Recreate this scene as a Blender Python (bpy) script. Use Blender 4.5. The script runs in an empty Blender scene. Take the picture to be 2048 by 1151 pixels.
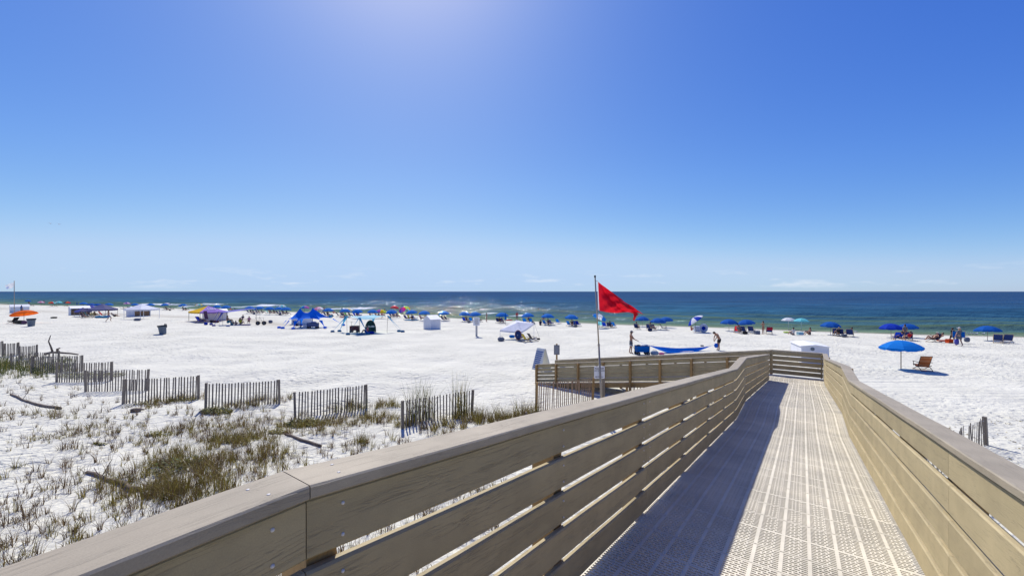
import bpy, bmesh, math, random
import numpy as np
from mathutils import Vector, Matrix
R = math.radians
rnd = random.Random(7)
C = bpy.context.scene.collection
SC = bpy.context.scene

# ------------------------------------------------------------------ camera
F = 808.8            # focal length in photograph pixels (2048 wide)
CZ = 5.0             # camera height above the beach
HOR = 582.5          # row of the horizon
cd = bpy.data.cameras.new('camera'); cam = bpy.data.objects.new('camera', cd); C.objects.link(cam)
cam.location = (0, 0, CZ); cam.rotation_euler = (R(90), 0, 0)
cd.sensor_width = 36; cd.lens = F / 2048 * 36; cd.shift_y = (HOR - 575.5) / 2048
cd.clip_start = 0.05; cd.clip_end = 200000
SC.camera = cam

# ------------------------------------------------------------------ sky and sun
SUN_AZ, SUN_EL = R(16), R(50)          # azimuth to the left of the viewing axis
w = bpy.data.worlds.new('World'); SC.world = w; w.use_nodes = True
nt = w.node_tree; nt.nodes.clear()
out = nt.nodes.new('ShaderNodeOutputWorld'); bg = nt.nodes.new('ShaderNodeBackground')
sky = nt.nodes.new('ShaderNodeTexSky'); sky.sky_type = 'NISHITA'; sky.sun_disc = False
sky.sun_elevation = SUN_EL; sky.sun_rotation = -SUN_AZ
sky.altitude = 0; sky.air_density = 0.5; sky.dust_density = 0.4; sky.ozone_density = 1.0
# even grade of the whole sky (the photograph's saturated rendering): one curve per channel
sps = nt.nodes.new('ShaderNodeSeparateColor'); nt.links.new(sky.outputs[0], sps.inputs[0]); hs = nt.nodes.new('ShaderNodeCombineColor')
for k_, (gm_, gn_, mx_) in enumerate(((1.5, 1.5, 4.0), (1.12, 1.13, 5.6), (.50, .95, 8.0))):
    prev_ = sps.outputs[k_]
    for op_, val_ in (('MULTIPLY', .1), ('POWER', gm_), ('MULTIPLY', 10 * gn_), ('SMOOTH_MIN', mx_)):
        n_ = nt.nodes.new('ShaderNodeMath'); n_.operation = op_; n_.inputs[1].default_value = val_; n_.inputs[2].default_value = mx_ * .45; nt.links.new(prev_, n_.inputs[0]); prev_ = n_.outputs[0]
    nt.links.new(prev_, hs.inputs[k_])
# a thin band of small fair-weather clouds low over the sea
tc = nt.nodes.new('ShaderNodeTexCoord'); sep = nt.nodes.new('ShaderNodeSeparateXYZ')
nt.links.new(tc.outputs['Generated'], sep.inputs[0])
mp = nt.nodes.new('ShaderNodeMapping'); mp.inputs['Scale'].default_value = (9, 9, 60)
nt.links.new(tc.outputs['Generated'], mp.inputs[0])
nz = nt.nodes.new('ShaderNodeTexNoise'); nz.inputs['Scale'].default_value = 1.0; nz.inputs['Detail'].default_value = 6; nz.inputs['Roughness'].default_value = 0.62
nt.links.new(mp.outputs[0], nz.inputs['Vector'])
cr = nt.nodes.new('ShaderNodeValToRGB'); cr.color_ramp.elements[0].position = 0.56; cr.color_ramp.elements[1].position = 0.75
nt.links.new(nz.outputs['Fac'], cr.inputs[0])
band = nt.nodes.new('ShaderNodeValToRGB'); e = band.color_ramp.elements
e[0].position = 0.004; e[0].color = (0, 0, 0, 1); e[1].position = 0.06; e[1].color = (0, 0, 0, 1)
m1 = e.new(0.014); m1.color = (1, 1, 1, 1); m2 = e.new(0.03); m2.color = (.75, .75, .75, 1)
nt.links.new(sep.outputs['Z'], band.inputs[0])
mu = nt.nodes.new('ShaderNodeMath'); mu.operation = 'MULTIPLY'
nt.links.new(cr.outputs[0], mu.inputs[0]); nt.links.new(band.outputs[0], mu.inputs[1])
mu2 = nt.nodes.new('ShaderNodeMath'); mu2.operation = 'MULTIPLY'; mu2.inputs[1].default_value = 0.85
nt.links.new(mu.outputs[0], mu2.inputs[0])
mx = nt.nodes.new('ShaderNodeMix'); mx.data_type = 'RGBA'; mx.inputs['B'].default_value = (6.3, 6.8, 7.5, 1)
# the thick air near the horizon dims the sky a little, all the way round
hz = nt.nodes.new('ShaderNodeValToRGB'); hz.color_ramp.elements[0].color = (.93, .90, .89, 1); hz.color_ramp.elements[0].position = 0; hz.color_ramp.elements[1].color = (1, 1, 1, 1); hz.color_ramp.elements[1].position = .25
nt.links.new(sep.outputs['Z'], hz.inputs[0])
ml = nt.nodes.new('ShaderNodeMix'); ml.data_type = 'RGBA'; ml.blend_type = 'MULTIPLY'; ml.inputs['Factor'].default_value = 1
nt.links.new(hs.outputs[0], ml.inputs['A']); nt.links.new(hz.outputs[0], ml.inputs['B'])
nt.links.new(mu2.outputs[0], mx.inputs['Factor']); nt.links.new(ml.outputs['Result'], mx.inputs['A'])
nt.links.new(mx.outputs['Result'], bg.inputs['Color']); bg.inputs['Strength'].default_value = 0.1
nt.links.new(bg.outputs[0], out.inputs['Surface'])

sd = bpy.data.lights.new('sun', 'SUN'); sun = bpy.data.objects.new('sun', sd); C.objects.link(sun)
sd.energy = 4.0; sd.angle = R(0.53); sd.color = (1.0, 0.965, 0.925)
tosun = Vector((-math.sin(SUN_AZ) * math.cos(SUN_EL), math.cos(SUN_AZ) * math.cos(SUN_EL), math.sin(SUN_EL)))
sun.rotation_euler = tosun.to_track_quat('Z', 'Y').to_euler(); sun.location = (0, 0, 60)
SC.view_settings.view_transform = 'Standard'; SC.view_settings.look = 'None'
SC.view_settings.exposure = 0.36; SC.view_settings.gamma = 1.0
SC.view_settings.use_curve_mapping = False
SC.cycles.max_bounces = 8; SC.cycles.transparent_max_bounces = 8
SC.cycles.sample_clamp_indirect = 8

# ------------------------------------------------------------------ boardwalk frame: u along the walk, v to its right
TH = 0.6236; S, K = math.sin(TH), math.cos(TH)
def uv(u, v, z=0.0): return Vector((u * S + v * K, u * K - v * S, z))
def to_uv(x, y): return x * S + y * K, x * K - y * S
U0, UA, UB, UC, UD = 0.555, 9.154, 10.82, 18.86, 20.375
VL, VR = -1.056, 0.664
H0, S1, S2 = 1.532, 0.1195, 0.1162
def zd(u):       # deck height along the main walk
    h = H0 + S1 * max(0, min(u, UA) - U0)
    if u > UB: h += S2 * (min(u, UC) - UB)
    return CZ - h
ZP = zd(UD)

# ------------------------------------------------------------------ terrain
WZ = -0.8
SHORE_PX = [(0, 609.3), (60, 609.8), (140, 611.3), (220, 612.8), (300, 614.5), (405, 618.5), (540, 622.5), (680, 625.3), (800, 628),
            (880, 634), (960, 638.5), (1040, 641.5), (1150, 645), (1240, 648.8), (1390, 653.2), (1480, 656), (1600, 661), (1760, 666.3), (1835, 668.5), (2048, 673)]
sh = []
for px, py in SHORE_PX:
    Y = F * (CZ - WZ) / (py - HOR); X = (px - 1024) / F * Y
    sh.append(to_uv(X, Y))
sh.sort(key=lambda p: p[1])
SV = np.array([p[1] for p in sh]); SU = np.array([p[0] for p in sh])
SVf = np.concatenate([[SV[0] - 400], SV, [SV[-1] + 200]]); SUf = np.concatenate([[SU[0] - 60], SU, [SU[-1] - 8]])
def shore_u(v): return np.interp(v, SVf, SUf)

def _hash(ix, iy, seed):
    n = (ix.astype(np.int64) * 374761393 + iy.astype(np.int64) * 668265263 + seed * 1442695041) & 0x7fffffff
    n = ((n ^ (n >> 13)) * 1274126177) & 0x7fffffff
    return ((n ^ (n >> 16)) & 0xffff) / 65535.0
def vnoise(x, y, seed=0):
    x = np.asarray(x, float); y = np.asarray(y, float)
    ix = np.floor(x); iy = np.floor(y); fx = x - ix; fy = y - iy
    fx = fx * fx * (3 - 2 * fx); fy = fy * fy * (3 - 2 * fy)
    a = _hash(ix, iy, seed); b = _hash(ix + 1, iy, seed); c = _hash(ix, iy + 1, seed); d = _hash(ix + 1, iy + 1, seed)
    return (a * (1 - fx) + b * fx) * (1 - fy) + (c * (1 - fx) + d * fx) * fy - 0.5

def ground(x, y):
    x = np.asarray(x, float); y = np.asarray(y, float)
    u, v = to_uv(x, y)
    d = shore_u(v) - u
    a = WZ + 0.026 * d
    z = -np.logaddexp(0, -a / 0.12) * 0.12 + 0.0          # smooth min(a, 0)
    dry = np.clip((d - 3) / 10, 0, 1)
    z = z + dry * (0.22 * vnoise(x / 9, y / 9, 1) + 0.10 * vnoise(x / 3.1, y / 3.1, 2))
    dune = np.clip((20 - u) / 5, 0, 1) * np.clip((-1.5 - v) / 3, 0, 1)
    z = z + dune * (0.30 * vnoise(x / 4.2, y / 4.2, 3) + 0.16 * vnoise(x / 1.6, y / 1.6, 4) + 0.10)
    return z
def G(x, y): return float(ground(x, y))
def W(px, py):
    """point of the ground seen at a photograph pixel"""
    z = 0.0
    for _ in range(12):
        Y = F * (CZ - z) / (py - HOR); X = (px - 1024) / F * Y
        z = 0.5 * z + 0.5 * max(G(X, Y), WZ)
    return Vector((X, Y, max(G(X, Y), WZ)))
def T(px, ytop, h):
    """ground point under something of height h whose top is seen at a photograph pixel"""
    z = 0.0
    for _ in range(14):
        Y = F * (CZ - z - h) / (ytop - HOR); X = (px - 1024) / F * Y
        z = 0.5 * z + 0.5 * max(G(X, Y), WZ)
    return Vector((X, Y, max(G(X, Y), WZ)))

# ------------------------------------------------------------------ materials
MATS = {}
def mat(name, col, rough=0.7, var=0.12, scale=6.0, world=False, metal=0.0, trans=0.0, bump=0.0, bscale=40.0, spec=0.4):
    if name in MATS: return MATS[name]
    m = bpy.data.materials.new(name); m.use_nodes = True; MATS[name] = m
    t = m.node_tree; t.nodes.clear(); N = t.nodes.new; L = t.links.new
    o = N('ShaderNodeOutputMaterial'); p = N('ShaderNodeBsdfPrincipled')
    p.inputs['Roughness'].default_value = rough; p.inputs['Metallic'].default_value = metal
    p.inputs['Specular IOR Level'].default_value = spec
    g = N('ShaderNodeTexCoord'); n = N('ShaderNodeTexNoise'); n.inputs['Scale'].default_value = scale; n.inputs['Detail'].default_value = 7; n.inputs['Roughness'].default_value = .62
    gp = N('ShaderNodeNewGeometry')
    L(gp.outputs['Position'] if world else g.outputs['Object'], n.inputs['Vector'])
    r = N('ShaderNodeMapRange'); r.inputs['From Min'].default_value = .3; r.inputs['From Max'].default_value = .7
    r.inputs['To Min'].default_value = 1 - var; r.inputs['To Max'].default_value = 1 + var; L(n.outputs['Fac'], r.inputs['Value'])
    h = N('ShaderNodeHueSaturation'); h.inputs['Color'].default_value = (*col, 1); L(r.outputs[0], h.inputs['Value'])
    L(h.outputs[0], p.inputs['Base Color'])
    if bump:
        n2 = N('ShaderNodeTexNoise'); n2.inputs['Scale'].default_value = bscale; n2.inputs['Detail'].default_value = 4; L(g.outputs['Object'], n2.inputs['Vector'])
        b = N('ShaderNodeBump'); b.inputs['Strength'].default_value = bump; b.inputs['Distance'].default_value = .02
        L(n2.outputs['Fac'], b.inputs['Height']); L(b.outputs[0], p.inputs['Normal'])
    if trans:
        tr = N('ShaderNodeBsdfTranslucent'); L(h.outputs[0], tr.inputs['Color'])
        ms = N('ShaderNodeMixShader'); ms.inputs[0].default_value = trans
        L(p.outputs[0], ms.inputs[1]); L(tr.outputs[0], ms.inputs[2]); L(ms.outputs[0], o.inputs[0])
    else: L(p.outputs[0], o.inputs[0])
    return m
def cloth(name, col, trans=0.35): return mat('cloth_' + name, col, .85, .08, 3.0, trans=trans, spec=.15)

def board_mat(name, col, grain=1.0, dark=0.8):
    m = bpy.data.materials.new(name); m.use_nodes = True; t = m.node_tree; t.nodes.clear(); N = t.nodes.new; L = t.links.new
    o = N('ShaderNodeOutputMaterial'); p = N('ShaderNodeBsdfPrincipled'); L(p.outputs[0], o.inputs[0])
    p.inputs['Roughness'].default_value = .62; p.inputs['Specular IOR Level'].default_value = .3
    uvn = N('ShaderNodeUVMap'); oi = N('ShaderNodeObjectInfo')
    of = N('ShaderNodeVectorMath'); of.operation = 'ADD'; cmb = N('ShaderNodeCombineXYZ')
    mm = N('ShaderNodeMath'); mm.operation = 'MULTIPLY'; mm.inputs[1].default_value = 37.0; L(oi.outputs['Random'], mm.inputs[0])
    L(mm.outputs[0], cmb.inputs['X']); L(mm.outputs[0], cmb.inputs['Y'])
    L(uvn.outputs[0], of.inputs[0]); L(cmb.outputs[0], of.inputs[1])
    mp1 = N('ShaderNodeMapping'); mp1.inputs['Scale'].default_value = (.9, 90, 1); L(of.outputs[0], mp1.inputs[0])
    # slow warp so the grain lines wander
    wn = N('ShaderNodeTexNoise'); wn.inputs['Scale'].default_value = 1.7; wn.inputs['Detail'].default_value = 2; L(of.outputs[0], wn.inputs['Vector'])
    wa = N('ShaderNodeVectorMath'); wa.operation = 'SCALE'; wa.inputs['Scale'].default_value = 5.0; L(wn.outputs['Color'], wa.inputs[0])
    ad = N('ShaderNodeVectorMath'); ad.operation = 'ADD'; L(mp1.outputs[0], ad.inputs[0]); L(wa.outputs[0], ad.inputs[1])
    n1 = N('ShaderNodeTexNoise'); n1.inputs['Scale'].default_value = 1.0; n1.inputs['Detail'].default_value = 3; n1.inputs['Roughness'].default_value = .5; L(ad.outputs[0], n1.inputs['Vector'])
    # sharp embossed lines: ridges of the warped noise
    rg = N('ShaderNodeMath'); rg.operation = 'SUBTRACT'; rg.inputs[1].default_value = .5; L(n1.outputs['Fac'], rg.inputs[0])
    ab = N('ShaderNodeMath'); ab.operation = 'ABSOLUTE'; L(rg.outputs[0], ab.inputs[0])
    ln = N('ShaderNodeMapRange'); ln.inputs['From Min'].default_value = 0; ln.inputs['From Max'].default_value = .03; L(ab.outputs[0], ln.inputs['Value'])
    # break the lines up
    bn = N('ShaderNodeTexNoise'); bn.inputs['Scale'].default_value = 1; bn.inputs['Detail'].default_value = 3; mpb = N('ShaderNodeMapping'); mpb.inputs['Scale'].default_value = (2.4, 16, 1); L(of.outputs[0], mpb.inputs[0]); L(mpb.outputs[0], bn.inputs['Vector'])
    br = N('ShaderNodeMapRange'); br.inputs['From Min'].default_value = .42; br.inputs['From Max'].default_value = .6; L(bn.outputs['Fac'], br.inputs['Value'])
    mxl = N('ShaderNodeMath'); mxl.operation = 'MAXIMUM'; L(ln.outputs[0], mxl.inputs[0]); L(br.outputs[0], mxl.inputs[1])
    # blotches of wear
    n3 = N('ShaderNodeTexNoise'); n3.inputs['Scale'].default_value = 3.5; n3.inputs['Detail'].default_value = 6; n3.inputs['Roughness'].default_value = .6; L(of.outputs[0], n3.inputs['Vector'])
    r3 = N('ShaderNodeMapRange'); r3.inputs['From Min'].default_value = .3; r3.inputs['From Max'].default_value = .7; r3.inputs['To Min'].default_value = .86; r3.inputs['To Max'].default_value = 1.12; L(n3.outputs['Fac'], r3.inputs['Value'])
    n4 = N('ShaderNodeTexNoise'); n4.inputs['Scale'].default_value = 260; n4.inputs['Detail'].default_value = 2; L(of.outputs[0], n4.inputs['Vector'])
    r4 = N('ShaderNodeMapRange'); r4.inputs['To Min'].default_value = .82; r4.inputs['To Max'].default_value = 1.18; L(n4.outputs['Fac'], r4.inputs['Value'])
    rr = N('ShaderNodeMapRange'); rr.inputs['To Min'].default_value = .89; rr.inputs['To Max'].default_value = 1.10; L(oi.outputs['Random'], rr.inputs['Value'])
    k1 = N('ShaderNodeMath'); k1.operation = 'MULTIPLY'; L(r3.outputs[0], k1.inputs[0]); L(rr.outputs[0], k1.inputs[1])
    k0 = N('ShaderNodeMath'); k0.operation = 'MULTIPLY'; L(k1.outputs[0], k0.inputs[0]); L(r4.outputs[0], k0.inputs[1])
    lr = N('ShaderNodeMapRange'); lr.inputs['To Min'].default_value = dark; lr.inputs['To Max'].default_value = 1.0; L(mxl.outputs[0], lr.inputs['Value'])
    k2 = N('ShaderNodeMath'); k2.operation = 'MULTIPLY'; L(k0.outputs[0], k2.inputs[0]); L(lr.outputs[0], k2.inputs[1])
    h = N('ShaderNodeHueSaturation'); h.inputs['Color'].default_value = (*col, 1); L(k2.outputs[0], h.inputs['Value']); L(h.outputs[0], p.inputs['Base Color'])
    hg = N('ShaderNodeMath'); hg.operation = 'ADD'; L(mxl.outputs[0], hg.inputs[0])
    sc4 = N('ShaderNodeMath'); sc4.operation = 'MULTIPLY'; sc4.inputs[1].default_value = .25; L(n1.outputs['Fac'], sc4.inputs[0]); L(sc4.outputs[0], hg.inputs[1])
    b = N('ShaderNodeBump'); b.inputs['Strength'].default_value = .55 * grain; b.inputs['Distance'].default_value = .0025; L(hg.outputs[0], b.inputs['Height']); L(b.outputs[0], p.inputs['Normal'])
    MATS[name] = m
    return m
M_COMP = board_mat('composite_board', (.40, .325, .178))
M_CAP = board_mat('composite_cap', (.355, .30, .208), .8, .82)
M_TAN = board_mat('treated_pine', (.36, .22, .08), .8, .8)
M_GREYWOOD = board_mat('weathered_wood', (.25, .205, .155), 1.2, .65)
M_NEWLATH = board_mat('new_lath', (.34, .225, .14), .8, .7)
M_PANEL = mat('deck_plastic', (.68, .625, .49), .6, .17, 1.6, world=True, spec=.3, bump=.15, bscale=220)
M_STEEL = mat('steel_screw', (.66, .62, .55), .5, .05, 20)
M_ALU = mat('aluminium_pole', (.37, .315, .24), .5, .12, 5, metal=.25)
M_WHITE = mat('white_paint', (.78, .78, .78), .5, .05, 2.0)
M_DARK = mat('dark_plastic', (.03, .032, .036), .55, .2, 8)
M_BLACK = mat('black_rubber', (.015, .015, .016), .7, .2, 8)
M_GREYPLASTIC = mat('grey_plastic', (.13, .16, .19), .55, .15, 6)
M_WOODDK = mat('brown_chair_wood', (.13, .07, .04), .6, .2, 12)
M_WOODLT = mat('pale_chair_wood', (.42, .32, .21), .6, .2, 12)

# ------------------------------------------------------------------ mesh building
class MB:
    def __init__(s): s.v = []; s.f = []; s.mi = []; s.uv = None
    def add(s, vs, fs, mi=0):
        o = len(s.v); s.v += [tuple(p) for p in vs]; s.f += [tuple(i + o for i in f) for f in fs]; s.mi += [mi] * len(fs)
    def box(s, c, d, rot=0.0, mi=0, tilt=None):
        hx, hy, hz = d[0] / 2, d[1] / 2, d[2] / 2
        m = Matrix.Rotation(rot, 3, 'Z')
        if tilt: m = m @ Matrix.Rotation(tilt, 3, 'X')
        P = [m @ Vector(p) + Vector(c) for p in ((-hx, -hy, -hz), (hx, -hy, -hz), (hx, hy, -hz), (-hx, hy, -hz), (-hx, -hy, hz), (hx, -hy, hz), (hx, hy, hz), (-hx, hy, hz))]
        s.add(P, [(3, 2, 1, 0), (4, 5, 6, 7), (0, 1, 5, 4), (1, 2, 6, 5), (2, 3, 7, 6), (3, 0, 4, 7)], mi)
    def tube(s, pts, rad, n=6, mi=0, cap=True):
        pts = [Vector(p) for p in pts]; rs = rad if hasattr(rad, '__len__') else [rad] * len(pts)
        o = len(s.v); prev = None
        for i, p in enumerate(pts):
            d = (pts[min(i + 1, len(pts) - 1)] - pts[max(i - 1, 0)]).normalized()
            a = prev if prev is not None else (Vector((0, 0, 1)) if abs(d.z) < .9 else Vector((1, 0, 0)))
            x = d.cross(a).normalized() if d.cross(a).length > 1e-6 else Vector((1, 0, 0)); y = d.cross(x).normalized(); prev = -y if False else a
            for k in range(n):
                t = 2 * math.pi * k / n; s.v.append(tuple(p + (x * math.cos(t) + y * math.sin(t)) * rs[i]))
        for i in range(len(pts) - 1):
            for k in range(n):
                s.f.append((o + i * n + k, o + i * n + (k + 1) % n, o + (i + 1) * n + (k + 1) % n, o + (i + 1) * n + k)); s.mi.append(mi)
        if cap:
            s.f.append(tuple(o + k for k in range(n))[::-1]); s.mi.append(mi)
            s.f.append(tuple(o + (len(pts) - 1) * n + k for k in range(n))); s.mi.append(mi)
    def ball(s, c, r, nu=8, nv=6, mi=0):
        r = r if hasattr(r, '__len__') else (r, r, r); o = len(s.v)
        for j in range(nv + 1):
            b = math.pi * j / nv - math.pi / 2
            for i in range(nu):
                a = 2 * math.pi * i / nu
                s.v.append((c[0] + r[0] * math.cos(b) * math.cos(a), c[1] + r[1] * math.cos(b) * math.sin(a), c[2] + r[2] * math.sin(b)))
        for j in range(nv):
            for i in range(nu): s.f.append((o + j * nu + i, o + j * nu + (i + 1) % nu, o + (j + 1) * nu + (i + 1) % nu, o + (j + 1) * nu + i)); s.mi.append(mi)
    def grid(s, P, mi=0, closed=False):
        """P: rows of points"""
        o = len(s.v); nr, ncx = len(P), len(P[0])
        for row in P: s.v += [tuple(p) for p in row]
        for j in range(nr - 1):
            for i in range(ncx if closed else ncx - 1):
                i2 = (i + 1) % ncx
                s.f.append((o + j * ncx + i, o + j * ncx + i2, o + (j + 1) * ncx + i2, o + (j + 1) * ncx + i)); s.mi.append(mi(j, i) if callable(mi) else mi)
    def mesh(s, name, mats, smooth=False):
        me = bpy.data.meshes.new(name); me.from_pydata(s.v, [], s.f)
        for m in (mats if isinstance(mats, (list, tuple)) else [mats]): me.materials.append(m)
        if any(s.mi): me.polygons.foreach_set('material_index', s.mi)
        if smooth: me.polygons.foreach_set('use_smooth', [True] * len(s.f))
        if s.uv:
            l = me.uv_layers.new(name='UVMap'); flat = [0.0] * (2 * len(me.loops))
            for lo in me.loops: a = s.uv[lo.vertex_index]; flat[2 * lo.index] = a[0]; flat[2 * lo.index + 1] = a[1]
            l.data.foreach_set('uv', flat)
        me.update(); return me
    def obj(s, name, mats, parent=None, smooth=False):
        return put(name, s.mesh(name, mats, smooth), parent)
def put(name, me, parent=None, loc=None, rot=None, scale=None):
    o = bpy.data.objects.new(name, me); C.objects.link(o)
    if parent: o.parent = parent
    if loc is not None: o.location = loc
    if rot is not None: o.rotation_euler = rot
    if scale is not None: o.scale = scale
    return o
def tag(o, label, cat, group=None):
    o['label'] = label; o['category'] = cat
    if group: o['group'] = group
    return o
def thing(name, label, cat, loc, rz=0.0, group=None, scale=None):
    o = bpy.data.objects.new(name, None); C.objects.link(o); o.empty_display_size = .2
    o.location = loc; o.rotation_euler = (0, 0, rz)
    if scale: o.scale = (scale,) * 3
    return tag(o, label, cat, group)
CACHE = {}
def cached(key, fn):
    if key not in CACHE: CACHE[key] = fn()
    return CACHE[key]
FACE_SEA = -TH                   # rotation that turns local +Y towards the sea

# ------------------------------------------------------------------ the beach
def axis(fine0, fine1, step, lo, hi, grow):
    a = list(np.arange(fine0, fine1 + 1e-6, step)); d = step
    while a[-1] < hi: d *= grow; a.append(a[-1] + d)
    b = []; d = step; x = fine0
    while x > lo: d *= grow; x -= d; b.append(x)
    return np.array(b[::-1] + a)
def np_mesh(name, V, nx, ny, mats):
    me = bpy.data.meshes.new(name)
    idx = np.arange(nx * ny).reshape(ny, nx)
    q = np.stack([idx[:-1, :-1], idx[:-1, 1:], idx[1:, 1:], idx[1:, :-1]], -1).reshape(-1, 4)
    me.vertices.add(len(V)); me.vertices.foreach_set('co', V.astype(np.float32).ravel())
    me.loops.add(q.size); me.loops.foreach_set('vertex_index', q.astype(np.int32).ravel())
    me.polygons.add(len(q)); me.polygons.foreach_set('loop_start', np.arange(0, q.size, 4, dtype=np.int32))
    me.polygons.foreach_set('use_smooth', np.ones(len(q), bool))
    me.materials.append(mats); me.update(calc_edges=True); me.validate(); return me

def sand_material():
    m = bpy.data.materials.new('white_sand'); m.use_nodes = True; t = m.node_tree; t.nodes.clear(); N = t.nodes.new; L = t.links.new
    o = N('ShaderNodeOutputMaterial'); p = N('ShaderNodeBsdfPrincipled'); L(p.outputs[0], o.inputs[0])
    p.inputs['Roughness'].default_value = .95; p.inputs['Specular IOR Level'].default_value = .1
    g = N('ShaderNodeTexCoord')
    at = N('ShaderNodeAttribute'); at.attribute_name = 'wet'
    def noise(scale, detail, vec=None, rough=.5):
        n = N('ShaderNodeTexNoise'); n.inputs['Scale'].default_value = scale; n.inputs['Detail'].default_value = detail; n.inputs['Roughness'].default_value = rough
        L(vec or g.outputs['Object'], n.inputs['Vector']); return n
    n1 = noise(.35, 5); n2 = noise(9, 4)
    ra = N('ShaderNodeValToRGB'); e = ra.color_ramp.elements
    e[0].position = .3; e[0].color = (.56, .54, .445, 1); e[1].position = .7; e[1].color = (.66, .635, .52, 1); L(n1.outputs['Fac'], ra.inputs[0])
    mr = N('ShaderNodeMapRange'); mr.inputs['To Min'].default_value = .9; mr.inputs['To Max'].default_value = 1.1; L(n2.outputs['Fac'], mr.inputs['Value'])
    hh = N('ShaderNodeHueSaturation'); L(ra.outputs[0], hh.inputs['Color']); L(mr.outputs[0], hh.inputs['Value'])
    wet = N('ShaderNodeMix'); wet.data_type = 'RGBA'; wet.inputs['B'].default_value = (.30, .255, .19, 1); L(at.outputs['Fac'], wet.inputs['Factor']); L(hh.outputs[0], wet.inputs['A'])
    L(wet.outputs['Result'], p.inputs['Base Color'])
    # footprints and wind ripples
    f1 = noise(2.1, 3, rough=.55); f2 = noise(5.5, 2); f3 = noise(26, 3)
    vo = N('ShaderNodeTexVoronoi'); vo.inputs['Scale'].default_value = 2.4; vo.feature = 'SMOOTH_F1'; vo.inputs['Smoothness'].default_value = .35
    wv = N('ShaderNodeVectorMath'); wv.operation = 'ADD'; sc = N('ShaderNodeVectorMath'); sc.operation = 'SCALE'; sc.inputs['Scale'].default_value = .5
    L(f1.outputs['Color'], sc.inputs[0]); L(g.outputs['Object'], wv.inputs[0]); L(sc.outputs[0], wv.inputs[1]); L(wv.outputs[0], vo.inputs['Vector'])
    vr = N('ShaderNodeMapRange'); vr.inputs['From Max'].default_value = .42; L(vo.outputs['Distance'], vr.inputs['Value'])
    def madd(a, ka, b, kb):
        x = N('ShaderNodeMath'); x.operation = 'MULTIPLY'; x.inputs[1].default_value = ka; L(a, x.inputs[0])
        y = N('ShaderNodeMath'); y.operation = 'MULTIPLY_ADD'; y.inputs[1].default_value = kb; L(b, y.inputs[0]); L(x.outputs[0], y.inputs[2]); return y.outputs[0]
    hgt = madd(f1.outputs['Fac'], .9, f2.outputs['Fac'], .55)
    h2 = madd(hgt, 1.0, vr.outputs[0], .55)
    h3 = madd(h2, 1.0, f3.outputs['Fac'], .12)
    # tyre tracks running along the beach
    mp = N('ShaderNodeMapping'); mp.inputs['Rotation'].default_value = (0, 0, R(33)); mp.inputs['Scale'].default_value = (.02, 1.5, 1); L(g.outputs['Object'], mp.inputs[0])
    tn = noise(1.0, 3, mp.outputs[0]); ta = N('ShaderNodeAttribute'); ta.attribute_name = 'track'
    tk = N('ShaderNodeMath'); tk.operation = 'MULTIPLY'; L(tn.outputs['Fac'], tk.inputs[0]); L(ta.outputs['Fac'], tk.inputs[1])
    # tracks flatten the footprints
    inv = N('ShaderNodeMath'); inv.operation = 'MULTIPLY_ADD'; inv.inputs[1].default_value = -.6; inv.inputs[2].default_value = 1; L(ta.outputs['Fac'], inv.inputs[0])
    fl = N('ShaderNodeMath'); fl.operation = 'MULTIPLY'; L(h3, fl.inputs[0]); L(inv.outputs[0], fl.inputs[1])
    tn2 = noise(.16, 4); tr2 = N('ShaderNodeMapRange'); tr2.inputs['From Min'].default_value = .35; tr2.inputs['From Max'].default_value = .65; tr2.inputs['To Min'].default_value = .45; tr2.inputs['To Max'].default_value = 1.6; L(tn2.outputs['Fac'], tr2.inputs['Value'])
    ft = N('ShaderNodeMath'); ft.operation = 'MULTIPLY'; L(fl.outputs[0], ft.inputs[0]); L(tr2.outputs[0], ft.inputs[1])
    h4 = madd(ft.outputs[0], 1.0, tk.outputs[0], 1.6)
    b = N('ShaderNodeBump'); b.inputs['Strength'].default_value = 1.0; b.inputs['Distance'].default_value = SAND_BUMP; L(h4, b.inputs['Height']); L(b.outputs[0], p.inputs['Normal'])
    return m
SAND_BUMP = .125
ax = axis(-24, 26, .16, -900, 500, 1.06); ay = axis(4, 40, .16, -300, 420, 1.06)
gx, gy = np.meshgrid(ax, ay); gz = ground(gx, gy)
near = np.clip(1 - np.maximum(np.abs(gx - 1) - 22, gy - 34) / 8, 0, 1)
gz = gz + near * (.03 * vnoise(gx / .62, gy / .62, 11) + .014 * vnoise(gx / .33, gy / .33, 12))
V = np.stack([gx, gy, gz], -1).reshape(-1, 3)
me = np_mesh('sand', V, len(ax), len(ay), sand_material())
gu, gv = to_uv(gx, gy); gd = shore_u(gv) - gu
wetv = np.clip(1 - (gd + 1.0 * vnoise(gv / 6, gu / 6, 5)) / 2.0, 0, 1)
# a tan ledge left by the last high tide along the far left beach
led = np.exp(-((gd - 34 - 5 * vnoise(gv / 30, gv * 0, 6)) / 1.6) ** 2) * np.clip((-55 - gv) / 10, 0, 1)
wetv = np.maximum(wetv, .62 * led)
a = me.attributes.new('wet', 'FLOAT', 'POINT'); a.data.foreach_set('value', wetv.ravel().astype(np.float32))
trk = np.clip(np.exp(-((gu - 30.5 - 1.5 * vnoise(gv / 25, gv * 0, 8)) / 2.6) ** 2) * 1.1, 0, 1)
a = me.attributes.new('track', 'FLOAT', 'POINT'); a.data.foreach_set('value', trk.ravel().astype(np.float32))
beach = put('beach_sand', me); beach['kind'] = 'structure'

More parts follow.
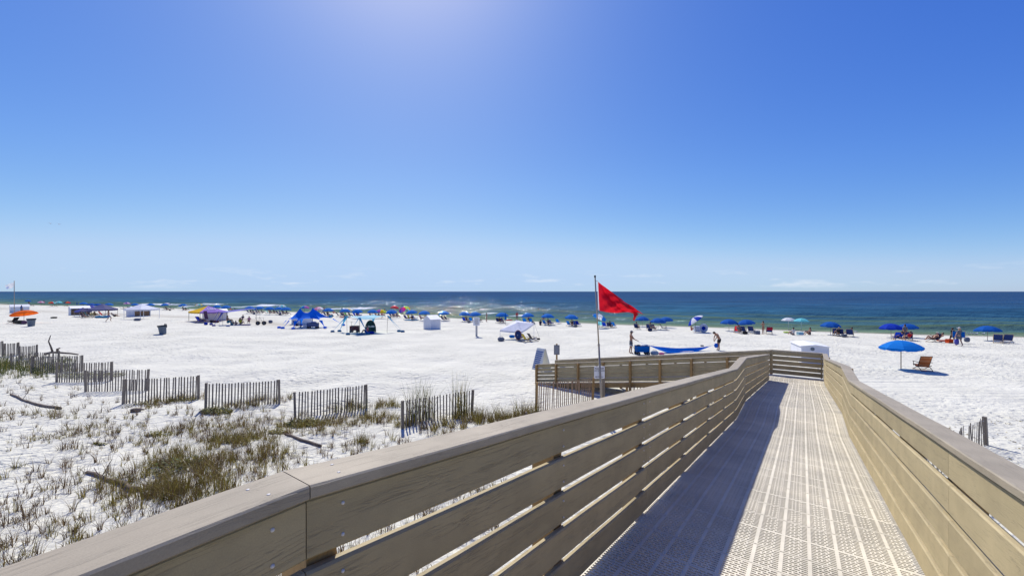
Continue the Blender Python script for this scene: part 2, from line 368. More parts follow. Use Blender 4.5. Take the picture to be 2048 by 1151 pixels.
# ------------------------------------------------------------------ the sea
def water_material():
    m = bpy.data.materials.new('sea_water'); m.use_nodes = True; t = m.node_tree; t.nodes.clear(); N = t.nodes.new; L = t.links.new
    o = N('ShaderNodeOutputMaterial'); p = N('ShaderNodeMixShader'); df = N('ShaderNodeBsdfDiffuse'); gl = N('ShaderNodeBsdfGlossy'); gl.inputs['Roughness'].default_value = .05
    fz = N('ShaderNodeFresnel'); fz.inputs['IOR'].default_value = 1.33
    fm = N('ShaderNodeMapRange'); fm.inputs['From Min'].default_value = .02; fm.inputs['From Max'].default_value = .6; fm.inputs['To Min'].default_value = .02; fm.inputs['To Max'].default_value = .125
    L(fz.outputs[0], fm.inputs['Value']); L(fm.outputs[0], p.inputs[0]); L(df.outputs[0], p.inputs[1]); L(gl.outputs[0], p.inputs[2])
    off = N('ShaderNodeAttribute'); off.attribute_name = 'offshore'; fo = N('ShaderNodeAttribute'); fo.attribute_name = 'foam'
    g = N('ShaderNodeTexCoord')
    ra = N('ShaderNodeValToRGB'); e = ra.color_ramp.elements
    e[0].position = 0; e[0].color = (.22, .26, .16, 1); e[1].position = 1; e[1].color = (.003, .038, .112, 1)
    for pos, c in ((.08, (.11, .17, .10)), (.22, (.055, .12, .115)), (.45, (.025, .085, .125)), (.75, (.009, .055, .125))):
        x = e.new(pos); x.color = (*c, 1)
    L(off.outputs['Fac'], ra.inputs[0])
    # patches of deeper and shallower water
    mp = N('ShaderNodeMapping'); mp.inputs['Rotation'].default_value = (0, 0, TH); mp.inputs['Scale'].default_value = (.012, .05, 1); L(g.outputs['Object'], mp.inputs[0])
    pn = N('ShaderNodeTexNoise'); pn.inputs['Scale'].default_value = 1; pn.inputs['Detail'].default_value = 6; L(mp.outputs[0], pn.inputs['Vector'])
    pr = N('ShaderNodeMapRange'); pr.inputs['From Min'].default_value = .3; pr.inputs['From Max'].default_value = .7; pr.inputs['To Min'].default_value = .8; pr.inputs['To Max'].default_value = 1.25; L(pn.outputs['Fac'], pr.inputs['Value'])
    hh = N('ShaderNodeHueSaturation'); L(ra.outputs[0], hh.inputs['Color']); L(pr.outputs[0], hh.inputs['Value'])
    mp4 = N('ShaderNodeMapping'); mp4.inputs['Rotation'].default_value = (0, 0, TH); mp4.inputs['Scale'].default_value = (.035, .26, 1); L(g.outputs['Object'], mp4.inputs[0])
    sn = N('ShaderNodeTexNoise'); sn.inputs['Scale'].default_value = 1; sn.inputs['Detail'].default_value = 5; sn.inputs['Roughness'].default_value = .6; L(mp4.outputs[0], sn.inputs['Vector'])
    sr = N('ShaderNodeMapRange'); sr.inputs['From Min'].default_value = .32; sr.inputs['From Max'].default_value = .68; sr.inputs['To Min'].default_value = .7; sr.inputs['To Max'].default_value = 1.32; L(sn.outputs['Fac'], sr.inputs['Value'])
    h2 = N('ShaderNodeHueSaturation'); L(hh.outputs[0], h2.inputs['Color']); L(sr.outputs[0], h2.inputs['Value'])
    ca = N('ShaderNodeAttribute'); ca.attribute_name = 'crest'; cm = N('ShaderNodeMix'); cm.data_type = 'RGBA'; cm.inputs['B'].default_value = (.085, .125, .03, 1)  # light shining through thin crests, put in as a greener body colour
    L(ca.outputs['Fac'], cm.inputs['Factor']); L(h2.outputs[0], cm.inputs['A']); L(cm.outputs['Result'], df.inputs['Color'])
    # chop
    mp2 = N('ShaderNodeMapping'); mp2.inputs['Rotation'].default_value = (0, 0, TH); mp2.inputs['Scale'].default_value = (.5, 1.0, 1); L(g.outputs['Object'], mp2.inputs[0])
    w1 = N('ShaderNodeTexNoise'); w1.inputs['Scale'].default_value = .42; w1.inputs['Detail'].default_value = 7; w1.inputs['Roughness'].default_value = .62; L(mp2.outputs[0], w1.inputs['Vector'])
    b = N('ShaderNodeBump'); b.inputs['Strength'].default_value = 1.0; b.inputs['Distance'].default_value = .88; L(w1.outputs['Fac'], b.inputs['Height'])
    for n_ in (gl, fz, df): L(b.outputs[0], n_.inputs['Normal'])
    # foam
    fn = N('ShaderNodeTexNoise'); fn.inputs['Scale'].default_value = 1.0; fn.inputs['Detail'].default_value = 6; fn.inputs['Roughness'].default_value = .65
    mp3 = N('ShaderNodeMapping'); mp3.inputs['Rotation'].default_value = (0, 0, TH); mp3.inputs['Scale'].default_value = (.35, 1.1, 1); L(g.outputs['Object'], mp3.inputs[0]); L(mp3.outputs[0], fn.inputs['Vector'])
    fa = N('ShaderNodeMath'); fa.operation = 'ADD'; L(fn.outputs['Fac'], fa.inputs[0]); L(fo.outputs['Fac'], fa.inputs[1])
    fr = N('ShaderNodeMapRange'); fr.inputs['From Min'].default_value = .90; fr.inputs['From Max'].default_value = 1.14; L(fa.outputs[0], fr.inputs['Value'])
    fb = N('ShaderNodeBsdfDiffuse'); fb.inputs['Color'].default_value = (.78, .80, .80, 1)
    ms = N('ShaderNodeMixShader'); L(fr.outputs[0], ms.inputs[0]); L(p.outputs[0], ms.inputs[1]); L(fb.outputs[0], ms.inputs[2]); L(ms.outputs[0], o.inputs[0])
    return m
def sea():
    au = [-6.0]
    d = .5
    while au[-1] < 60: au.append(au[-1] + d)
    while au[-1] < 60000: d *= 1.045; au.append(au[-1] + d)
    au = np.array(au); av = axis(-300, 70, 1.6, -60000, 60000, 1.09)
    gu_, gv_ = np.meshgrid(au, av)
    us = shore_u(gv_); uu = us + gu_
    # swell: long crests parallel to the shore, steepening as they come in
    ph = 2.2 * vnoise(gv_ / 45, gu_ / 60, 21) * 2 + 1.0 * vnoise(gv_ / 14, gu_ / 20, 22)
    lam = 13.0
    s = np.sin(2 * np.pi * gu_ / lam + ph * 1.6)
    crest = np.exp(2.2 * (s - 1))
    amp = .62 * np.clip(gu_ / 10, 0, 1) * (.35 + 1.3 * np.clip(vnoise(gv_ / 28, gu_ / 18, 23) + .5, 0, 1)) * np.exp(-np.maximum(gu_ - 45, 0) / 120)
    z = WZ + amp * (crest - .25) + .05 * vnoise(gv_ / 3, gu_ / 2, 24) * np.clip(gu_ / 6, 0, 1) * (gu_ < 400)
    z = np.where(gu_ > 900, WZ, z)
    x = uu * S + gv_ * K; y = uu * K - gv_ * S
    me = np_mesh('sea', np.stack([x, y, z], -1).reshape(-1, 3), len(au), len(av), water_material())
    offs = np.clip(np.log1p(np.maximum(gu_, 0) / 14) / math.log1p(420 / 14), 0, 1)
    foam = np.zeros_like(gu_)
    # breakers that the photograph shows: (px range, row, depth of the band in metres, strength)
    for p0, p1, py, wd, st in ((230, 480, 609.3, 11, .62), (330, 540, 613.8, 6, .56), (480, 620, 611, 9, .62), (600, 770, 617, 6, .58), (700, 900, 622, 2.5, .4), (940, 1060, 619.5, 4.0, .6), (950, 1010, 627, 2.2, .62), (1010, 1070, 631, 2.0, .6),
                               (1150, 1250, 625, 2.0, .42), (1440, 1502, 636.5, 1.0, .5), (1435, 1482, 653, .8, .6), (1800, 1960, 648.5, 2.2, .36), (1830, 1930, 652, 1.2, .4)):
        for q in np.linspace(p0, p1, 40):
            Y = F * (CZ - WZ) / (py - HOR); X = (q - 1024) / F * Y; u_, v_ = to_uv(X, Y)
            half = (p1 - p0) / 40 / F * Y * 1.6
            end = min(1, 4 * (q - p0) / (p1 - p0) + .2, 4 * (p1 - q) / (p1 - p0) + .2)
            foam = np.maximum(foam, st * end * np.exp(-((uu - u_) / wd) ** 2 - ((gv_ - v_) / half) ** 2))
    # swash edge
    foam = np.maximum(foam, .36 * np.exp(-((gu_ - 1.0) / .6) ** 2) * np.clip(vnoise(gv_ / 9, gv_ * 0, 31) + .6, 0, 1))
    crs = np.clip((crest - .45) * 1.7, 0, 1) * np.clip((52 - gu_) / 25, 0, 1) * np.clip(amp / .45, 0, 1) * .85
    for n, a_ in (('offshore', offs), ('foam', foam), ('crest', crs)):
        at = me.attributes.new(n, 'FLOAT', 'POINT'); at.data.foreach_set('value', a_.ravel().astype(np.float32))
    o = put('sea', me); o['kind'] = 'structure'
sea()

# ------------------------------------------------------------------ boardwalk
HR = 1.02
def board_mesh(pa, pb, lat, th, ht, name='board', mats=None, ch=.007, gap=.0015, wig=0.0):
    """a board from pa to pb (lower inner corner line), lat = direction of its thickness; ends cut plumb"""
    pa, pb = Vector(pa), Vector(pb); d = (pb - pa); Ln = d.length; d.normalize()
    hd = Vector((d.x, d.y, 0)); hl = hd.length or 1
    pa = pa + d * gap / hl; pb = pb - d * gap / hl
    lat = Vector(lat).normalized(); up = Vector((0, 0, 1))
    prof = [(ch, 0), (th - ch, 0), (th, ch), (th, ht - ch), (th - ch, ht), (ch, ht), (0, ht - ch), (0, ch)]
    b = MB(); n = 8; ns = max(1, int(Ln / .5)) if wig else 1; b.uv = []
    per = [0]
    for i in range(1, n): per.append(per[-1] + math.hypot(prof[i][0] - prof[i - 1][0], prof[i][1] - prof[i - 1][1]))
    for j in range(ns + 1):
        p = pa.lerp(pb, j / ns)
        w = wig * math.sin(j * 1.7 + pa.x * 5) if 0 < j < ns else 0
        for i, (x, y) in enumerate(prof):
            b.v.append(tuple(p + lat * x + up * (y + w))); b.uv.append((Ln * j / ns, per[i]))
    for j in range(ns):
        for i in range(n): b.f.append((j * n + i, j * n + (i + 1) % n, (j + 1) * n + (i + 1) % n, (j + 1) * n + i)); b.mi.append(0)
    b.f.append(tuple(range(n))[::-1]); b.f.append(tuple(ns * n + i for i in range(n))); b.mi += [0, 0]
    me = b.mesh(name, mats or M_COMP)
    bm = bmesh.new(); bm.from_mesh(me); bmesh.ops.recalc_face_normals(bm, faces=bm.faces[:]); bm.to_mesh(me); bm.free()
    return me
walk = thing('boardwalk', 'tan composite boardwalk ramp with slatted railings leading down to the beach', 'boardwalk', (0, 0, 0))
BH, BP, BT = .163, .1955, .036
def rail(seg, pt, lat, capin=.02, capw=.155, caps=None):
    """seg: list of station values; pt(s) -> point on the deck under the inner board face; lat: outward direction"""
    for a_, b_ in zip(seg[:-1], seg[1:]):
        A, B = pt(a_), pt(b_)
        for k in range(5):
            z = HR - .038 - .006 - BH - k * BP
            put('rail_board', board_mesh(A + Vector((0, 0, z)), B + Vector((0, 0, z)), lat, BT, BH, 'rail_board', M_COMP, wig=.0025), walk)
    for a_, b_ in zip((caps or seg)[:-1], (caps or seg)[1:]):
        A, B = pt(a_), pt(b_); o = -Vector(lat).normalized() * capin + Vector((0, 0, HR - .038))
        put('cap_board', board_mesh(A + o, B + o, lat, capw, .038, 'cap_board', M_CAP, .005, wig=.0015), walk)
def post(p, lat, top, w=.09, d=.14):
    zb = G(p[0], p[1]) - .35
    lat = Vector(lat).normalized(); al = Vector((-lat.y, lat.x, 0))
    b = MB(); b.uv = []
    q = [Vector((p[0], p[1], 0)) + lat * x + al * y for x, y in ((0, -w / 2), (d, -w / 2), (d, w / 2), (0, w / 2))]
    b.add([Vector((c.x, c.y, zb)) for c in q] + [Vector((c.x, c.y, top)) for c in q], [(3, 2, 1, 0), (4, 5, 6, 7), (0, 1, 5, 4), (1, 2, 6, 5), (2, 3, 7, 6), (3, 0, 4, 7)])
    # grain runs up the post
    b.uv = [(v_[2], i * .1) for i, v_ in enumerate(b.v)]
    b.obj('post', M_TAN, walk)
latL = uv(0, -1); latR = uv(0, 1); latE = uv(1, 0); latN = uv(-1, 0)
VLi, VRi = -1.075, 0.657
segL = [-1.9, U0, 3.45, 6.47, UA, UB, 13.9, 16.6, UC]
segR = [-1.9, U0 + .1, 3.24, 6.25, UA, UB, 13.7, 16.5, UC, UD - .04]
rail(segL, lambda u: uv(u, VLi, zd(u)), latL, caps=[-1.9, U0, 6.47, UA, UB, 14.9, UC])
rail(segR, lambda u: uv(u, VRi, zd(u)), latR, caps=[-1.9, U0 + .1, 7.1, UA, UB, 15.2, UC, UD + .02])
rail([VR - .01, VL - .03], lambda v: uv(UD, v, ZP), latE, capin=.0)
S3 = .140; VEND = -11.9
def z3(v): return ZP - S3 * max(0, VL - v)
segF = [VL - .035, -3.9, -6.6, -9.3, -11.62]
segN = [VLi - .15, -3.92, -6.62, -9.33, VEND]
rail(segF, lambda v: uv(UD, v, z3(v)), latE, capin=.0)
rail(segN, lambda v: uv(UC, v, z3(v)), latN, capin=.01, capw=.10)
for u in (-.75, .62, 1.985, 3.40, 4.87, 6.36, 7.78, 9.10, 10.80, 12.2, 13.7, 15.2, 16.7, 18.2):
    post(uv(u, VLi - BT - .003), latL, zd(u) + HR - .042)
    post(uv(u, VRi + BT + .003), latR, zd(u) + HR - .042)
for u in (19.6,): post(uv(u, VRi + BT + .003), latR, ZP + HR - .042)
for v in (-1.35, -2.54, -3.92, -5.25, -6.62, -7.97, -9.33, -10.62, VEND + .06):
    post(uv(UC - BT - .004, v), latN, z3(v) + HR - .042)
    post(uv(UD + BT + .003, v + .25), latE, z3(v + .25) + HR - .042)
# inner corner posts of the landing
for u, v in ((UD - .06, VL - .0), (UD - .06, VR - .06)):
    p = uv(u, v); b = MB(); b.box((0, 0, 0), (.05, .05, HR - .08)); o = b.obj('corner_post', M_COMP, walk); o.location = (p.x, p.y, ZP + HR / 2 - .02); o.rotation_euler = (0, 0, -TH)
# stringers under the deck
def stringer(A, B, lat, h=.235, t=.04, drop=.045):
    put('stringer', board_mesh(A - Vector((0, 0, drop + h)), B - Vector((0, 0, drop + h)), lat, t, h, 'stringer', M_TAN, .003), walk)
for a_, b_ in ((-1.9, U0), (U0, 4.9), (4.9, UA), (UA, UB), (UB, 14.8), (14.8, UC), (UC, UD)):
    for v in (-1.13, -.5, .1, .675):
        if a_ == UC and v < -1: continue
        stringer(uv(a_, v, zd(a_)), uv(b_, v, zd(b_)), latR)
for a_, b_ in ((VL, -4.5), (-4.5, -8), (-8, VEND)):
    for u in (UC + .01, UC + .75, UD - .02):
        stringer(uv(u, a_, z3(a_)), uv(u, b_, z3(b_)), latE)

def panel_mesh(wid, dep=.326, th=.045):
    """one slotted plastic deck plank, length along local X, depth along local Y, top at z=0"""
    b = MB(); nr = 10; ncell = 11; cw = wid / ncell; mg = .011; pitch = (dep - 2 * mg) / nr
    patA = ((.012, .064), (.073, .105), (.114, .1475)); patB = ((.012, .040), (.049, .092), (.101, .1475))
    def quad(x0, x1, y0, y1): b.add([(x0, y0, 0), (x1, y0, 0), (x1, y1, 0), (x0, y1, 0)], [(0, 1, 2, 3)])
    quad(0, wid, 0, mg); quad(0, wid, dep - mg, dep)
    for r in range(nr):
        y0 = mg + r * pitch; ya = y0 + pitch * .24; yb = y0 + pitch * .76
        quad(0, wid, y0, ya); quad(0, wid, yb, y0 + pitch)
        x = 0
        for c in range(ncell):
            for s0, s1 in (patA if (r % 2) else patB):
                k = cw / .1575; a0 = c * cw + s0 * k; a1 = c * cw + s1 * k
                quad(x, a0, ya, yb); x = a1
                b.add([(a0, ya, 0), (a1, ya, 0), (a1, yb, 0), (a0, yb, 0), (a0, ya, -th), (a1, ya, -th), (a1, yb, -th), (a0, yb, -th)], [(0, 4, 5, 1), (1, 5, 6, 2), (2, 6, 7, 3), (3, 7, 4, 0)])
        quad(x, wid, ya, yb)
    b.add([(0, 0, 0), (wid, 0, 0), (wid, dep, 0), (0, dep, 0), (0, 0, -th), (wid, 0, -th), (wid, dep, -th), (0, dep, -th)], [(0, 4, 5, 1), (1, 5, 6, 2), (2, 6, 7, 3), (3, 7, 4, 0)])
    return b.mesh('deck_panel', M_PANEL)
PM = panel_mesh(VR - VL + .085); PM2 = panel_mesh(UD - UC - .02)
def place_panel(me, org, xd, yd):
    o = put('deck_panel', me, walk); x = Vector(xd).normalized(); y = Vector(yd).normalized(); z = x.cross(y)
    m = Matrix((x, y, z)).transposed().to_4x4(); m.translation = Vector(org); o.matrix_local = m
def lay(a_, b_, n):
    for i in range(n):
        ua_, ub_ = a_ + (b_ - a_) * i / n, a_ + (b_ - a_) * (i + 1) / n
        A, B = uv(ua_, VL - .055, zd(ua_) + .0012 * math.sin(i * 2.3)), uv(ub_, VL - .055, zd(ub_) + .0012 * math.sin(i * 2.3))
        place_panel(PM, A, latR, B - A)
PD = .3335
lay(-1.9, U0, 7); lay(U0, UA, round((UA - U0) / PD)); lay(UA, UB, 5); lay(UB, UC, round((UC - UB) / PD)); lay(UC, UD - .02, 4)
nn = round((-VL + VL - VEND + VL) / PD)
for i in range(nn):
    va, vb = VL - (VL - VEND) * i / nn, VL - (VL - VEND) * (i + 1) / nn
    A, B = uv(UC + .01, va, z3(va)), uv(UC + .01, vb, z3(vb))
    place_panel(PM2, A, latE, B - A)
# screws on the nearest boards
for u in (.47, .66, 1.98, 3.37, 3.53):
    for k in range(3):
        for dz in (.035, .125):
            p = uv(u, VLi + .001, zd(u) + HR - .044 - BH - k * BP + dz); b = MB(); b.ball((0, 0, 0), (.0055, .0055, .0055), 8, 4)
            o = b.obj('screw', M_STEEL, walk, True); o.location = p
for u, v in ((.47, VLi - .02), (.45, VLi - .09), (.66, VLi - .02), (.68, VLi - .09)):
    p = uv(u, v, zd(u) + HR + .0005); b = MB(); b.ball((0, 0, 0), (.005, .005, .0015), 8, 4); o = b.obj('screw', M_STEEL, walk, True); o.location = p

# ------------------------------------------------------------------ dune fences
def lath_mesh(h, w_=.038, t=.009):
    b = MB(); b.uv = []
    b.box((0, 0, h / 2), (w_, t, h)); b.uv = [(p[2], p[0]) for p in b.v]; return b.mesh('picket', M_GREYWOOD)
def fence(px0, py0, px1, py1, hp0, hp1, n, label, new=False, posts=(1, 1), squarepost=.085):
    A, B = W(px0, py0), W(px1, py1)
    t = thing('dune_fence', label, 'fence', A, 0, 'slatted sand fences along the dune edge')
    ang = math.atan2(B.y - A.y, B.x - A.x); Ln = (B - A).length
    ml = M_NEWLATH if new else M_GREYWOOD; mp_ = M_TAN if new else M_GREYWOOD
    for P, h, on in ((A, hp0, posts[0]), (B, hp1, posts[1])):
        if not on: continue
        b = MB(); b.uv = []; b.box((0, 0, h / 2 - .2), (squarepost, squarepost * .9, h + .4)); b.uv = [(p[2], p[0] + p[1]) for p in b.v]
        o = b.obj('post', mp_, t); o.location = P - A; o.rotation_euler = (R(rnd.uniform(-2, 2)), R(rnd.uniform(-1.5, 3)), ang + R(rnd.uniform(-12, 12)))
    wires = [[], []]
    sag = rnd.uniform(.0, .05)
    for i in range(n):
        f_ = (i + 1) / (n + 1); p = A.lerp(B, f_)
        h = hp0 + (hp1 - hp0) * f_ - .02 - sag * math.sin(math.pi * f_) + rnd.uniform(-.012, .012)
        gz_ = G(p.x, p.y); top = A.z + (B.z - A.z) * f_ + h
        L_ = 1.22 + rnd.uniform(-.01, .01)
        me = cached(('lath', new, i % 3), lambda: lath_mesh(1.22, (.047, .052, .043)[i % 3]))
        if new and me.materials[0] != M_NEWLATH:
            me = cached(('lathn', i % 3), lambda: lath_mesh(1.22, (.047, .052, .043)[i % 3])); me.materials[0] = M_NEWLATH
        o = put('picket', me, t); o.location = Vector((p.x, p.y, top - L_)) - A
        o.rotation_euler = (R(rnd.uniform(-2.5, 2.5)), R(rnd.gauss(1.0, .55)), ang + R(rnd.uniform(-8, 8)))
        for k, dz in enumerate((.08, .48)): wires[k].append(Vector((p.x, p.y, top - dz)) - A)
    for wl in wires:
        if len(wl) > 1:
            b = MB(); b.tube(wl, .003, 4); b.obj('wire', M_STEEL, t)
    return t
FS = [
 (-40, 716, 5, 707, .95, 1.0, 8, 'weathered sand fence panel farthest back at the edge of the tall green grass'),
 (5, 712, 38, 709, 1.0, .98, 10, 'weathered sand fence panel behind the tall green grass, second farthest'),
 (40, 718, 74, 713, 1.0, .95, 10, 'weathered sand fence panel just left of the dead driftwood tree'),
 (23, 737, 116, 732, 1.02, 1.0, 22, 'weathered sand fence panel half sunk in the tall green grass'),
 (63, 746, 164, 742, 1.02, .98, 22, 'weathered sand fence panel in front of the dead driftwood tree'),
 (113.5, 764, 224, 760, 1.06, 1.04, 22, 'weathered sand fence panel standing over a low green leafy mat'),
 (171.6, 783, 294, 781, 1.06, 1.08, 22, 'weathered sand fence panel overlapping behind the one with the wide gap post'),
 (246.6, 808, 397, 798, 1.08, 1.08, 24, 'weathered sand fence panel with a small dark lump of wood lying before it'),
 (411.4, 816, 558.7, 807, 1.02, 1.06, 23, 'weathered sand fence panel with a bright yellow green plant at its near post'),
 (590.4, 837, 733, 816, 1.04, 1.02, 23, 'weathered sand fence panel with yellow green creepers around its near post'),
 (805, 857, 943.6, 828, 1.03, 1.0, 22, 'leaning sand fence panel with tall sea oats growing through it'),
 (1052, 838, 1120, 834, .30, .35, 7, 'low buried end of sand fence beside the wooden rail'),
]
for a0, b0, a1, b1, h0, h1, n, lab in FS: fence(a0, b0, a1, b1, h0, h1, n, lab)
fence(1072.5, 828, 1185.5, 800, 1.30, 1.05, 27, 'new tan sand fence panel between two yellow pine posts below the lower ramp', True)
fence(1253.6, 800, 1352, 782, .62, .72, 19, 'new tan sand fence panel starting at a short pine post behind the sign', True)
fence(1972, 889, 1850, 966, .92, 1.05, 30, 'grey sand fence ending at a round post on the right of the boardwalk', squarepost=.10)

# ------------------------------------------------------------------ driftwood
def stick(b, pts, r0, r1, n=7):
    pts = [Vector(p) for p in pts]; b.tube(pts, [r0 + (r1 - r0) * i / (len(pts) - 1) for i in range(len(pts))], n)
def log(px0, py0, px1, py1, r0, r1, label, twig=True, name='driftwood_log'):
    A, B = W(px0, py0), W(px1, py1); t = thing(name, label, 'driftwood', A)
    n = 7; pts = []
    for i in range(n + 1):
        p = A.lerp(B, i / n) - A; r = r0 + (r1 - r0) * i / n
        pts.append(p + Vector((rnd.uniform(-.05, .05), rnd.uniform(-.05, .05), r * .75 + G(*(A.lerp(B, i / n)).xy) - A.lerp(B, i / n).z)))
    b = MB(); b.uv = None; stick(b, pts, r0, r1, 9); b.obj('trunk', M_DRIFT, t, True)
    if twig:
        b = MB(); q = pts[2]; stick(b, [q, q + Vector((.05, .1, .2)), q + Vector((.16, .12, .42))], r0 * .3, .008); stick(b, [q, q + Vector((-.12, .0, .12)), q + Vector((-.3, .1, .2))], r0 * .25, .008)
        b.obj('branch', M_DRIFT, t, True)
M_DRIFT = mat('driftwood', (.17, .13, .095), .85, .3, 9, bump=.6, bscale=30)
log(22, 789, 122, 818, .035, .065, 'grey weathered driftwood log lying on sand below the fences')
log(176, 945, 278, 981, .04, .06, 'brown half buried log running into the thick brown grass')
log(566, 868, 640, 893, .035, .05, 'thin dark branch lying on sand below the yellow green creepers', False)
p = W(108, 712); t = thing('dead_tree', 'fallen dead tree with one upright bent branch behind the fences', 'driftwood', p)
b = MB(); stick(b, [(-.9, .2, .15), (-.2, 0, .3), (.4, 0, .28), (1.2, .1, .2), (1.75, .1, .12)], .10, .05); b.obj('trunk', M_DRIFT, t, True)
b = MB(); stick(b, [(-.1, 0, .3), (-.25, 0, .75), (-.42, 0, 1.15), (-.26, 0, 1.6)], .07, .025); b.obj('branch', M_DRIFT, t, True)
b = MB(); stick(b, [(.3, 0, .3), (.25, 0, .55), (.45, 0, .62)], .10, .05); b.obj('branch', M_DRIFT, t, True)
p = W(272, 822); t = thing('wood_lump', 'small dark lump of wood on sand before a fence panel', 'driftwood', p)
b = MB(); b.ball((0, 0, .05), (.22, .1, .09), 9, 6); stick(b, [(.1, 0, .08), (.28, .05, .06)], .05, .03); b.obj('stump', M_DRIFT, t, True)

# ------------------------------------------------------------------ grass
def blade_material(name):
    m = bpy.data.materials.new(name); m.use_nodes = True; t = m.node_tree; t.nodes.clear(); N = t.nodes.new; L = t.links.new
    o = N('ShaderNodeOutputMaterial'); p = N('ShaderNodeBsdfPrincipled'); p.inputs['Roughness'].default_value = .65; p.inputs['Specular IOR Level'].default_value = .25
    a = N('ShaderNodeAttribute'); a.attribute_name = 'tint'; L(a.outputs['Color'], p.inputs['Base Color'])
    tr = N('ShaderNodeBsdfTranslucent'); L(a.outputs['Color'], tr.inputs['Color']); ms = N('ShaderNodeMixShader'); ms.inputs[0].default_value = .35
    L(p.outputs[0], ms.inputs[1]); L(tr.outputs[0], ms.inputs[2]); L(ms.outputs[0], o.inputs[0]); return m
M_BLADE = blade_material('grass_blades')
class Blades:
    def __init__(s): s.v = []; s.f = []; s.c = []
    def blade(s, p, h, az, lean, wd, col, seg=3):
        o = len(s.v); dx, dy = math.cos(az), math.sin(az); side = rnd.uniform(0, math.pi); sx, sy = math.cos(side) * wd / 2, math.sin(side) * wd / 2
        for i in range(seg + 1):
            t_ = i / seg; r_ = lean * h * t_ * t_; z = h * t_ * (1 - .35 * lean * t_)
            w_ = 1 - t_ * .85
            s.v.append((p[0] + dx * r_ - sx * w_, p[1] + dy * r_ - sy * w_, p[2] + z)); s.v.append((p[0] + dx * r_ + sx * w_, p[1] + dy * r_ + sy * w_, p[2] + z))
            s.c += [col, col]
        for i in range(seg): s.f.append((o + 2 * i, o + 2 * i + 1, o + 2 * i + 3, o + 2 * i + 2))
    def leaf(s, c, r, col):
        o = len(s.v); a = rnd.uniform(0, 6.28); el = rnd.uniform(-.5, .6); n = 5
        ux = Vector((math.cos(a), math.sin(a), math.sin(el) * .6)).normalized(); vx = Vector((-math.sin(a), math.cos(a), rnd.uniform(-.5, .5))).normalized()
        for k in range(n):
            t_ = 2 * math.pi * k / n; s.v.append(tuple(Vector(c) + ux * math.cos(t_) * r + vx * math.sin(t_) * r * .65)); s.c.append(col)
        s.f.append(tuple(o + k for k in range(n)))
    def obj(s, name, parent=None):
        me = bpy.data.meshes.new(name); me.from_pydata(s.v, [], s.f); me.materials.append(M_BLADE)
        at = me.color_attributes.new('tint', 'FLOAT_COLOR', 'POINT'); at.data.foreach_set('color', np.array([(*c, 1) for c in s.c], np.float32).ravel())
        return put(name, me, parent)
COL_DRY = ((.13, .08, .04), (.10, .06, .033), (.19, .125, .06), (.09, .06, .037), (.28, .20, .10))
COL_OLV = ((.21, .175, .028), (.26, .21, .04), (.15, .135, .025), (.30, .24, .07), (.18, .12, .04))
COL_GRN = ((.045, .075, .018), (.06, .09, .02), (.085, .105, .025), (.12, .12, .035))
COL_YEL = ((.20, .19, .025), (.15, .155, .022), (.26, .22, .035), (.10, .105, .02))
def jit(c, k=.25): f_ = 1 + rnd.uniform(-k, k); return tuple(x * f_ for x in c)
def tuft(bl, x, y, h, n, cols, spread=.07, wd=.009, lean=.9):
    for _ in range(n):
        a = rnd.uniform(0, 6.28); r_ = spread * math.sqrt(rnd.random())
        px_, py_ = x + math.cos(a) * r_, y + math.sin(a) * r_
        bl.blade((px_, py_, G(px_, py_) - .02), h * rnd.uniform(.5, 1.1), a + rnd.gauss(0, .7), abs(rnd.gauss(0, .5)) * lean + .1, wd * rnd.uniform(.7, 1.3), jit(rnd.choice(cols)))
def on_walk(x, y):
    u, v = to_uv(x, y)
    return -1.45 < v < 1.05 and u < UD + .3 or (UC - .3 < u < UD + .3 and VEND < v < 1)
# scattered tufts over the dune sand
bl = Blades(); cnt = 0
while cnt < 1650:
    q = rnd.random() ** .8
    px, py = rnd.uniform(-260, 1010), 765 + (1290 - 765) * q ** 1.45
    if px > 560 + (1000 - 560) * max(0, (905 - py) / 140) and py < 1150: 
        if py < 770 + .15 * (1000 - px): continue
    if py < 775 + .11 * (px - 150) and px > 60: continue
    P = W(px, py)
    if on_walk(P.x, P.y): continue
    if vnoise(P.x / 1.3, P.y / 1.3, 40) < -.22: continue
    tuft(bl, P.x, P.y, rnd.uniform(.18, .5), rnd.randint(8, 18), COL_DRY if rnd.random() < .78 else COL_OLV, rnd.uniform(.03, .10), .0125)
    cnt += 1
o = bl.obj('dune_grass'); o['kind'] = 'stuff'
# thick patches of brown and olive grass
bl = Blades()
THICK = [(350, 945, 1.3, 46, .42), (440, 900, 1.4, 44, .40), (300, 990, .7, 20, .5), (395, 985, .7, 22, .5), (500, 865, 1.1, 30, .34), (470, 940, .9, 24, .4), (425, 850, .9, 16, .3), (640, 852, 1.0, 26, .34), (700, 843, .8, 18, .34), (560, 850, .8, 15, .28),
         (760, 838, .6, 16, .42), (770, 812, .5, 12, .5), (690, 815, .6, 10, .4), (885, 858, .7, 14, .5), (935, 838, .5, 12, .5), (985, 842, .6, 22, .55), (1030, 838, .4, 12, .5), (1062, 832, .35, 12, .6), (810, 850, .3, 8, .5),
         (350, 800, .9, 18, .35), (300, 812, .6, 8, .3), (545, 800, .6, 12, .4), (480, 812, .6, 12, .35), (720, 890, .4, 7, .4), (120, 870, .6, 6, .3), (60, 830, .9, 10, .3), (220, 860, .8, 8, .3), (340, 870, .9, 14, .33), (560, 910, .5, 8, .4)]
